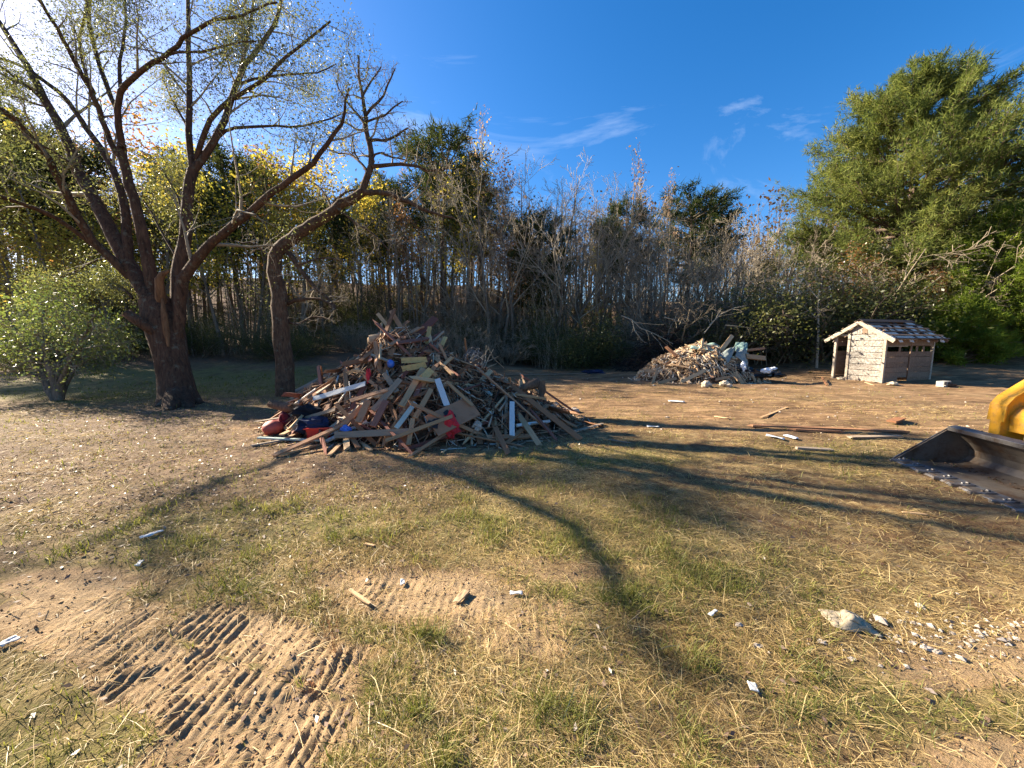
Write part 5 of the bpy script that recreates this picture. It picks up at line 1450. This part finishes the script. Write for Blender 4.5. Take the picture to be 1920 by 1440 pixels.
def around_shed():
    rng = np.random.default_rng(46)
    g = ground_at(1768, 724); b = empty('concrete_block', tuple(g + [0, 0, -.01]), R(20), 'pale hollow concrete block on the dirt right of the shed', 'block'); mb = MB()
    for z in (.015, .175): mb.box((0, 0, z), (.46, .2, .03))
    for x in (-.215, 0, .215): mb.box((x, 0, .095), (.03, .198, .13))
    mb.build('block', M['concrete'], b)
    for (px, py, s, m, lab) in ((1598, 712, .32, 'stone', 'pale stone lying before the shed doorway'), (1578, 712, .28, 'stone', 'small stone at the left corner of the shed'), (1673, 722, .3, 'stone', 'stone at the near corner of the shed'), (1782, 724, .25, 'log', 'dark clod beside the concrete block near the shed')):
        lump('stone' if m == 'stone' else 'clod', rng, ground_at(px, py) + [0, 0, .05], (s * 1.4, s, s * .55), M[m], lab, 'stone' if m == 'stone' else 'clod', .3)
    for (a, b_, w, m, lab) in (((1540, 712), (1550, 724), .05, 'wood_brown', 'dark stick leaning on the ground left of the shed'), ((1612, 706), (1618, 716), .04, 'wood_tan', 'thin stick at the foot of the shed gable'), ((1620, 722), (1640, 724), .06, 'wood_tan', 'pale lath lying in front of the shed gable')):
        pa, pb = ground_at(*a), ground_at(*b_); pa[2] += .12; pb[2] += .02; place_board('batten', m, pa, pb, w, .02, (0, 0, 1), lab, 'board')
around_shed()

# ------------------------------------------------------------------ loader with its bucket
def metal_mat(name, col, rust, rough, metal, amt=.5, scale=5):
    t = NT(name); o = t.obj(); n = t.noise(o, scale, 7, .7); f = t.noise(t.map(o, (2, 9, 2)), 7, 5, .6)
    c = t.mix(t.rng(n, .62 - amt * .3, .80 - amt * .3), col, rust); c = t.mix(t.rng(f, .55, .8, 0, .5), c, tuple(k * .6 for k in col))
    nd = t.pbsdf(c, t.rng(n, .3, .7, rough * .8, min(1, rough * 1.5)), .4, metal, t.bump(f, .25, .006)); return t.m
M['bucket'] = metal_mat('bucket', (.17, .145, .12), (.10, .06, .035), .45, .6, .6, 4)
M['edge_steel'] = metal_mat('edge_steel', (.22, .21, .205), (.12, .085, .06), .45, .8, .5, 8)
M['yellow'] = metal_mat('yellow', (.66, .31, .015), (.36, .20, .06), .55, 0.0, .40, 7)
M['yellow_dark'] = metal_mat('yellow_dark', (.46, .24, .03), (.25, .15, .06), .6, 0.0, .5, 4)
M['rubber'] = plain('rubber', (.025, .024, .023), .7, .3)
M['chrome'] = plain('chrome', (.55, .55, .56), .25, .5, .9, .1)
M['glass_dark'] = plain('glass_dark', (.02, .025, .03), .1, .6)

def loader():
    rng = np.random.default_rng(55)
    # local frame: +X the way the bucket faces (left), Y across, Z up; origin under the middle of the cutting edge
    fc = ground_at(1676, 863); yaw = math.pi - R(13)          # turned a little toward the camera
    BW = 2.05
    acr = np.array([math.sin(R(13)), -math.cos(R(13)), 0]) * -1.0
    side_v = np.array([-math.sin(R(13)), -math.cos(R(13)), 0])      # from the far side toward the camera
    org = fc + side_v * BW / 2; org[2] = float(gz(org[0], org[1])) + .005
    root = empty('loader', tuple(org), yaw, 'yellow loader with a toothed steel bucket resting on the ground, at the right edge', 'loader')
    # in this frame X forward = (-cos13, -sin13); Y: +Y is toward ... the camera is where side_v points
    sgn = 1.0 if (Matrix.Rotation(yaw, 3, 'Z') @ Vector((0, 1, 0))).dot(Vector(side_v)) > 0 else -1.0
    Y = lambda v: v * sgn
    # bucket shell
    prof = [(.0, 0, .012), (-.42, 0, .010), (-.62, 0, .018), (-.74, 0, .055), (-.80, 0, .13), (-.795, 0, .22), (-.74, 0, .31), (-.655, 0, .40), (-.575, 0, .475)]
    mb = MB(); mb.strip([(x, -BW / 2, z) for x, _, z in prof], (0, BW, 0), -.014); bk = mb.build('bucket', M['bucket'], root)
    for p in bk.data.polygons: p.use_smooth = False
    sidep = [(x, z) for x, _, z in prof] + [(-.56, .475), (-.02, .03)]
    for sy in (-1, 1):
        mb = MB(); mb.prism([(x, sy * (BW / 2 + .001), z) for x, z in sidep], (0, sy * .016, 0)); mb.build('side_plate', M['bucket'], bk, .003)
        mb = MB(); mb.prism([(.01, sy * (BW / 2 + .018), .02), (-.02, sy * (BW / 2 + .018), .055), (-.575, sy * (BW / 2 + .018), .50), (-.60, sy * (BW / 2 + .018), .47), (-.10, sy * (BW / 2 + .018), .03)], (0, sy * .012, 0)); mb.build('side_edge', M['edge_steel'], bk, .003)
    mb = MB(); mb.box((-.585, 0, .493), (.085, BW + .03, .03), Matrix.Rotation(R(14), 3, 'Y')); mb.box((-.545, 0, .470), (.022, BW + .028, .055)); mb.build('top_lip', M['edge_steel'], bk, .006)
    mb = MB(); mb.prism([(.035, -BW / 2 - .02, -.004), (-.17, -BW / 2 - .02, .014), (-.17, -BW / 2 - .02, .030), (.02, -BW / 2 - .02, .016)], (0, BW + .04, 0)); mb.build('cutting_edge', M['edge_steel'], bk, .002)
    nt = 10
    for k in range(nt):
        y = -BW / 2 + .05 + (BW - .1) * k / (nt - 1)
        mb = MB(); mb.prism([(.085, y - .018, .0), (.085, y + .018, .0), (-.02, y + .045, .0), (-.13, y + .03, .01), (-.13, y - .03, .01), (-.02, y - .045, .0)], (0, 0, .034))
        mb.cyl((-.075, y, .04), (-.075, y, .062), .02, 6); mb.cyl((-.03, y, .034), (-.03, y, .052), .016, 6); mb.build('tooth', M['edge_steel'], bk, .006)
    # dirt left on the lip and the bucket floor
    P = rng.uniform(0, 1, (240, 2)); V, F = [], []
    oc = np.array([[1, 0, 0], [-1, 0, 0], [0, 1, 0], [0, -1, 0], [0, 0, .7], [0, 0, -.7]]); fo = [(0, 2, 4), (2, 1, 4), (1, 3, 4), (3, 0, 4), (2, 0, 5), (1, 2, 5), (3, 1, 5), (0, 3, 5)]
    for a, b in P:
        y = (a - .5) * BW * .95; top = b < .5; x = -.62 - .06 * b if top else -.25 - .45 * b; z = .50 if top else .03
        o = len(V); s_ = rng.uniform(.006, .022); V += [tuple(np.array([x, y, z]) + q * s_ * (1 + rng.normal(0, .3))) for q in oc]; F += [tuple(i + o for i in f) for f in fo]
    me = bpy.data.meshes.new('dirt'); me.from_pydata(V, [], F); me.materials.append(M['rubble']); o = link('dirt', me, bk); o['kind'] = 'stuff'
    # quick hitch behind the bucket
    mb = MB(); mb.box((-.86, 0, .26), (.05, 1.15, .34)); mb.box((-.90, 0, .40), (.09, 1.2, .06)); mb.build('hitch', M['yellow_dark'], root, .01)
    for sy in (-1, 1): mb = MB(); mb.box((-.905, sy * .36, .22), (.05, .14, .44)); mb.build('hitch_arm', M['yellow_dark'], root, .01)
    # arms: deep box beams bent over at the front
    arm = [(-0.81, 0.10), (-0.81, 0.63), (-0.82, 0.83), (-0.88, 0.93), (-1.11, 1.13), (-1.36, 1.25), (-1.76, 1.35), (-2.71, 1.75), (-2.96, 1.78), (-2.96, 1.58), (-2.71, 1.53), (-1.81, 1.15), (-1.47, 1.03), (-1.23, 0.91), (-1.07, 0.77), (-1.03, 0.10)]
    for sy in (-1, 1):
        y0 = sy * .80
        mb = MB(); mb.prism([(x, y0 - .065, z) for x, z in arm], (0, .13, 0)); a = mb.build('arm', M['yellow'], root, .006)
        rim = arm[1:8]; mb = MB(); mb.strip([(x + .004, y0 - .10, z + .004) for x, z in rim], (0, .20, 0), .016); mb.build('rim_plate', M['yellow'], a, .003)
    # cross member with a sloping guard between the arms
    mb = MB(); mb.prism([(-0.89, -.735, 0.52), (-0.88, -.735, 0.70), (-0.94, -.735, 0.80), (-1.33, -.735, 0.99), (-1.41, -.735, 0.94), (-1.15, -.735, 0.58), (-1.07, -.735, 0.51)], (0, 1.47, 0)); mb.build('guard', M['yellow'], root, .008)
    # tilt rams and pins
    for sy in (-1, 1):
        y = sy * .30; mb = MB(); mb.cyl((-.92, y, .18), (-1.02, y, .46), .035, 12); r = mb.build('ram_rod', M['chrome'], root, 0, True)
        mb = MB(); mb.cyl((-1.0, y, .42), (-1.25, y, .98), .055, 14); mb.build('ram', M['edge_steel'], root, 0, True)
        mb = MB(); mb.cyl((-.90, y - .10, .18), (-.90, y + .10, .18), .045, 12); mb.build('pin', M['edge_steel'], root, 0, True)
    T = Tubes()
    for q in range(4):
        y = -.45 + .10 * q; n_ = 12; tt = np.linspace(0, 1, n_)
        T.add(np.stack([-1.26 - .55 * tt, np.full(n_, y + Y(0.0)), .82 + .34 * np.sin(tt * 2.4) + .03 * q], 1), np.full(n_, .018), 8)
    for q in range(2):
        tt = np.linspace(0, 1, 12); T.add(np.stack([-1.26 - .30 * tt + .08 * np.sin(tt * 3.1), np.full(12, sgn * -.53 + q * .05), 1.0 + .16 * np.sin(tt * 3.1)], 1), np.full(12, .022), 8)
    link('hose', T.mesh('hose', M['rubber']), root)
    # machine body beyond the frame
    mb = MB(); mb.prism([(-1.75, -.55, .35), (-1.75, -.55, .85), (-2.0, -.55, 1.0), (-3.6, -.55, 1.15), (-3.75, -.55, 1.0), (-3.75, -.55, .4)], (0, 1.10, 0)); mb.build('body', M['yellow'], root, .03)
    mb = MB(); mb.prism([(-1.85, -.48, 1.02), (-1.95, -.48, 2.0), (-2.9, -.48, 2.05), (-3.1, -.48, 1.2)], (0, .96, 0)); cb = mb.build('cab', M['rubber'], root, .03)
    mb = MB(); mb.prism([(-1.86, -.42, 1.15), (-1.945, -.42, 1.92), (-1.95, .42, 1.92), (-1.86, .42, 1.15)], (.02, 0, 0)); mb.build('windscreen', M['glass_dark'], cb)
    for sy in (-1, 1):
        for x in (-2.05, -3.35):
            mb = MB(); mb.cyl((x, sy * .60, .40), (x, sy * .90, .40), .40, 28); w = mb.build('wheel', M['rubber'], root, .03)
            for k in range(18):
                a = 2 * math.pi * k / 18; 
            mb = MB(); mb.cyl((x, sy * .895, .40), (x, sy * .915, .40), .20, 20); mb.build('rim', M['yellow_dark'], w)
            mb = MB()
            for k in range(20):
                a = 2 * math.pi * k / 20; mb.box((x + .405 * math.cos(a), sy * .75, .40 + .405 * math.sin(a)), (.05, .28, .045), Matrix.Rotation(-a, 3, 'Y'))
            mb.build('tread', M['rubber'], w)
loader()

# ------------------------------------------------------------------ small things lying about
def litter_bits():
    rng = np.random.default_rng(70)
    def scrap(name, px, py, size, mat, lab, cat, h=.03, amp=.25):
        size = (size[0] * .72, size[1] * .72); h *= .6
        g = ground_at(px, py); a = rng.uniform(0, 6.28); sd = int(rng.integers(0, 999)); ca, sa = math.cos(a), math.sin(a)
        def f(u, v):
            x, y = (u - .5) * size[0], (v - .5) * size[1]; X, Yy = x * ca - y * sa, x * sa + y * ca
            return np.array([g[0] + X, g[1] + Yy, float(gz(g[0] + X, g[1] + Yy)) + .012 + h * (.5 + .8 * float(fbm(u * 2.3 + sd, v * 2.3, 3, sd)))])
        return drape(name, M[mat], f, 9, lab, cat, .006)
    scrap('white_sheet', 1453, 822, (.34, .14), 'plastic_white', 'left one of two white plastic sheets on the bare dirt', 'sheet', .04)
    scrap('white_sheet', 1483, 822, (.26, .16), 'plastic_white', 'right one of two white plastic sheets on the bare dirt', 'sheet', .05)
    scrap('white_scrap', 1224, 802, (.3, .12), 'paper', 'white scrap on the bare dirt right of the large heap', 'paper', .03)
    scrap('white_scrap', 1268, 754, (.55, .14), 'paper', 'long pale scrap on the dirt in front of the small heap', 'paper', .03)
    scrap('paper_scrap', 1411, 1294, (.066, .05), 'paper', 'small white torn paper on the grass, lower right', 'paper', .012)
    scrap('paper_scrap', 755, 1097, (.075, .04), 'paper', 'white folded scrap beside the bare patch in the foreground', 'paper', .02)
    scrap('paper_scrap', 968, 1116, (.03, .11), 'paper', 'narrow white strip on the grass at the view centre', 'paper', .012)
    scrap('paper_scrap', 1336, 1153, (.028, .10), 'paper', 'narrow white strip left of the crumpled cloth', 'paper', .015)
    scrap('paper_scrap', 285, 1005, (.2, .05), 'paper', 'pale strip lying on the shaded grass at the left', 'paper', .02)
    scrap('paper_scrap', 18, 1208, (.10, .05), 'paper', 'white curled scrap at the far left of the foreground', 'paper', .02)
    scrap('paper_scrap', 262, 1060, (.09, .04), 'paper', 'tiny white scrap on the grass left of the bare patch', 'paper', .015)
    scrap('grey_chip', 866, 1124, (.16, .07), 'carpet', 'flat greyish shard of board in the foreground grass', 'shard', .02)
    # crumpled pale wool-like cloth and plaster crumbs
    g = ground_at(1590, 1170); sd = 17
    def f(u, v):
        a = R(-8); x, y = (u - .5) * .21, (v - .5) * .13; e = max(0, 1 - (2 * abs(u - .5)) ** 3) * max(0, 1 - (2 * abs(v - .5)) ** 3)
        X, Yy = x * math.cos(a) - y * math.sin(a) + .02 * float(fbm(u * 4, v * 4, 2, 8)), x * math.sin(a) + y * math.cos(a) + .035 * float(fbm(u * 3 + 7, v * 3, 2, 9))
        ridge = math.exp(-((u - .48 - .25 * (v - .5)) / .13) ** 2) * .03 + .018 * math.exp(-((u - .75) / .12) ** 2)
        return np.array([g[0] + X, g[1] + Yy, float(gz(g[0] + X, g[1] + Yy)) + .006 + e * (ridge + .022 * (.6 + 1.6 * abs(float(fbm(u * 4 + v * 2, v * 6, 4, 12)))))])
    drape('crumpled_cloth', M['wool'], f, 26, 'crumpled cream cloth on the grass at the right of the foreground', 'cloth', .008)
    for i, (px, py, s, lab) in enumerate(((1690, 1167, .055, 'white fluffy scrap right of the crumpled cream cloth'), (1712, 1168, .045, 'second white fluffy scrap right of the cream cloth'), (1385, 1172, .05, 'pale lump left of the crumpled cream cloth'), (1420, 1212, .06, 'pale crumbly lump below and left of the cream cloth'),
                                          (1540, 1204, .06, 'white crumbled plaster below the cream cloth'), (1598, 1236, .045, 'small white plaster bit on the bare strip'), (1712, 1206, .05, 'left white lump of the plaster row at the right'), (1736, 1216, .07, 'largest white lump of the plaster row at the right'), (1755, 1222, .05, 'third lump of the plaster row at the right'),
                                          (1786, 1188, .04, 'single white lump above the plaster row'), (1838, 1194, .045, 'white lump near the right edge'), (1822, 1202, .04, 'lower white lump near the right edge'), (1894, 1188, .035, 'rightmost small white plaster lump'))):
        p = ground_at(px, py); s *= .5; lump('plaster_lump', rng, p + [0, 0, s * .12], (s * 1.6, s, s * .6), M['plaster'], lab, 'plaster', .45)
    # plaster crumbs in the bare strip, nobody would count them
    n = 420; px = rng.uniform(1470, 1910, n); V, F = [], []
    oc = np.array([[1, 0, 0], [-1, 0, 0], [0, 1, 0], [0, -1, 0], [0, 0, .7], [0, 0, -.7]]); fo = [(0, 2, 4), (2, 1, 4), (1, 3, 4), (3, 0, 4), (2, 0, 5), (1, 2, 5), (3, 1, 5), (0, 3, 5)]
    for i in range(n):
        x = rng.normal(2.45, .45); y = rng.normal(1.85, .10); o = len(V); s_ = rng.exponential(.004) + .002; z = float(gz(x, y)) + s_ * .4
        V += [tuple(np.array([x, y, z]) + q * s_ * (1 + rng.normal(0, .35))) for q in oc]; F += [tuple(i_ + o for i_ in f_) for f_ in fo]
    me = bpy.data.meshes.new('plaster_crumbs'); me.from_pydata(V, [], F); me.materials.append(M['plaster']); o = link('plaster_crumbs', me); o['kind'] = 'stuff'; o['label'] = 'fine white plaster crumbs on the bare strip at the right'
    # bright scraps over the yard
    n = 500; V, F = [], []
    for i in range(n):
        x, y = rng.uniform(-3, 13), rng.uniform(5.5, 18)
        if rng.random() > float(bare_yard(x, y)): continue
        o = len(V); s_ = rng.exponential(.008) + .006; z = float(gz(x, y)) + .012
        V += [tuple(np.array([x, y, z]) + q * s_ * (1 + rng.normal(0, .35))) for q in oc]; F += [tuple(i_ + o for i_ in f_) for f_ in fo]
    me = bpy.data.meshes.new('yard_scraps'); me.from_pydata(V, [], F); me.materials.append(M['plaster']); o = link('yard_scraps', me); o['kind'] = 'stuff'; o['label'] = 'pale crumbs and chips scattered over the bare dirt'
    def flat(mat, a, b, w, lab, z=.012, k=0, name='stick', th=.012):
        pa, pb = ground_at(*a), ground_at(*b); pa[2] += z; pb[2] += z; place_board(name, mat, pa, pb, w, th, (0, 0, 1), lab, 'stick' if name == 'stick' else 'board', None, k)
    flat('wood_tan', (655, 1110), (694, 1138), .022, 'pale wooden lath on the grass above the bare patch', .02)
    flat('wood_tan', (684, 1022), (702, 1026), .02, 'small pale stick on the grass left of the long shadow')
    flat('wood_tan', (1690, 962), (1738, 967), .022, 'thin pale stick on the shaded grass below the bucket')
    flat('wood_grey', (1140, 826), (1182, 833), .04, 'grey stick at the edge of the churned dirt', .02)
    flat('wood_brown', (1395, 800), (1700, 812), .10, 'long dark board lying on the dirt left of the bucket', .03, 1, 'plank', .03)
    flat('wood_brown', (1480, 808), (1580, 812), .07, 'dark plank near the two white sheets', .03, 2, 'plank', .03)
    flat('wood_grey', (1590, 822), (1690, 820), .10, 'grey board half buried beside the bucket', .02, 3, 'plank', .03)
    flat('wood_grey', (1490, 842), (1560, 846), .09, 'weathered grey board on the dirt below the white sheets', .02, 4, 'plank', .03)
    flat('wood_brown', (1670, 796), (1690, 789), .15, 'square scrap of brown board on the dirt above the bucket', .06, 0, 'plank', .03)
    flat('wood_tan', (1425, 785), (1475, 765), .06, 'pale stick slanting on the bare dirt', .02)
    flat('wood_tan', (1340, 782), (1365, 786), .06, 'short pale stick on the bare dirt before the small heap', .02)
    flat('wood_grey', (940, 706), (1100, 702), .09, 'long dark board lying far behind the large heap', .05, 2, 'plank', .04)
    # blue tarp far off behind the heap
    lump('blue_tarp', rng, ground_at(1112, 700) + [0, 0, .08], (1.1, .5, .22), M['cloth_navy'], 'dark blue tarp bundled on the ground between the heaps', 'tarp', .4)
    # rubble right of the large heap
    for i, (px, py, s, lab) in enumerate(((1055, 770, .2, 'pale chunk of plaster on the dirt right of the heap'), (1074, 772, .22, 'second pale chunk of plaster right of the heap'), (1064, 778, .15, 'smaller pale chunk between the plaster chunks'))):
        lump('plaster_chunk', rng, ground_at(px, py) + [0, 0, .03], (s * 1.4, s, s * .5), M['plaster'], lab, 'plaster', .4)
    # dry weed stalks standing in the foreground
    for (px, py, h, nst, lab) in ((632, 1222, .20, 7, 'dry reddish weed standing at the edge of the bare patch'), (590, 1300, .10, 5, 'low dry weed beside the track prints')):
        g = ground_at(px, py); T = Tubes()
        for k in range(nst):
            d = np.array([rng.normal(-.22, .22), rng.normal(0, .2), 1]); pts = poly_branch(rng, g + [rng.normal(0, .012), rng.normal(0, .012), -.01], d, h * rng.uniform(.6, 1.1), 6, .06, .02)
            T.add(pts, np.linspace(.0016, .0007, 7), 4)
            for q in range(5):
                T.add(poly_branch(rng, pts[-1 - q // 2], d * .4 + rng.normal(0, .3, 3), .02, 2, .1, 0), [.0012, .001, .0006], 3)
        t_ = M.get('weed')
        if t_ is None:
            nt_ = NT('weed'); nt_.pbsdf((.36, .17, .07), .8, .2); M['weed'] = t_ = nt_.m
        o = link('weed', T.mesh('weed', t_)); tag(o, lab, 'weed')
litter_bits()

def wood_edge_features():
    rng = np.random.default_rng(81)
    # dark heap of cut brush behind the small heap
    ctr = ground_at(1245, 690); ctr = np.array([ray(1245, 640)[0] * 20.0, 20.0, 0]); ctr[2] = float(gz(ctr[0], ctr[1]))
    T, T2 = Tubes(), Tubes()
    for k in range(420):
        a = rng.uniform(0, 6.28); r = math.sqrt(rng.random()); p = ctr + [2.5 * r * math.cos(a), 1.2 * r * math.sin(a), 2.9 * (1 - r ** 1.7) * rng.random() ** .6]
        d = np.array([rng.normal(0, 1), rng.normal(0, .5), rng.normal(-.1, .35)])
        T.add(poly_branch(rng, p, d, rng.uniform(.6, 1.9), 6, .2, -.06), np.linspace(rng.uniform(.010, .026), .006, 7), 4)
    for pts in (((1165, 592), (1185, 600), (1200, 615), (1225, 625), (1248, 637), (1262, 645)), ((1245, 595), (1265, 600), (1290, 608)), ((1330, 610), (1350, 590), (1375, 578), (1400, 572)), ((1185, 600), (1190, 620), (1205, 640)), ((1320, 625), (1340, 600), (1352, 580)), ((1360, 610), (1385, 612), (1408, 615))):
        Q = np.array([at(x, y, 18.6) for x, y in pts]); T2.add(Q, np.linspace(.03, .012, len(Q)), 5)
        sprout(T2, rng, Q, np.full(len(Q), .02), [(5, .4, R(45), 4, 3, .2, -.02, .6)], 0, [], .2, rmin=.007)
    root = empty('brush_pile', tuple(ctr), 0, 'dark tangled heap of cut brush behind the small debris heap', 'brush')
    for TT in (T, T2): TT.V = [v - ctr[None, :] for v in TT.V]
    o = link('brush', T.mesh('brush_pile_brush', M['twig_dark']), root); o['kind'] = 'stuff'
    link('bleached_branch', T2.mesh('brush_pile_branch', M['twig_grey']), root)
    # thin pale sapling left of the shed, orange sapling behind the shed
    T = Tubes(); b = at(1533, 668, 19.0); b[2] = float(gz(b[0], b[1]))
    tr = np.array([b, at(1534, 620, 19.0), at(1534, 570, 19.0), at(1536, 525, 19.1)]); T.add(tr, [.06, .05, .035, .015], 6)
    for pts in (((1534, 600), (1522, 588), (1510, 578), (1506, 570), (1480, 565)), ((1534, 560), (1520, 545), (1505, 520)), ((1535, 555), (1550, 540), (1565, 528)), ((1534, 585), (1550, 575), (1562, 560)), ((1535, 540), (1528, 520), (1530, 500))):
        Q = np.array([at(x, y, 19.0 + .3 * i) for i, (x, y) in enumerate(pts)]); r_ = np.linspace(.028, .012, len(Q)); T.add(Q, r_, 5); sprout(T, rng, Q, r_, [(5, .45, R(42), 4, 3, .15, .05, .6), (4, .5, R(40), 3, 3, .15, 0, .7)], 0, [], .2, rmin=.006)
    root = empty('sapling', tuple(b), 0, 'thin bare sapling with pale sunlit limbs left of the shed', 'tree'); T.V = [v - b[None, :] for v in T.V]
    link('trunk', T.mesh('sapling_trunk', M['twig_grey']), root)
    for (px, top, y, wd, lab) in ((1600, 485, 21.5, .85, 'orange-leaved sapling behind the shed under the large pine'), (1650, 510, 22.5, .7, 'second orange-leaved sapling behind the shed ridge'), (1745, 500, 21, .6, 'russet sapling behind the right end of the shed')):
        q = ray(px, 640); x = q[0] * y / q[1]; tq = ray(px, top); H = CAMH + tq[2] * y / tq[1] - float(gz(x, y)); s = H / 10
        plant('leafy', 'orange_sapling', WOOD['leafy', 2], x, y, s * wd * 1.5, px * .1, lab, 'tree', 'orange saplings behind the shed', s)
wood_edge_features()
print('objects', len(SC.objects))
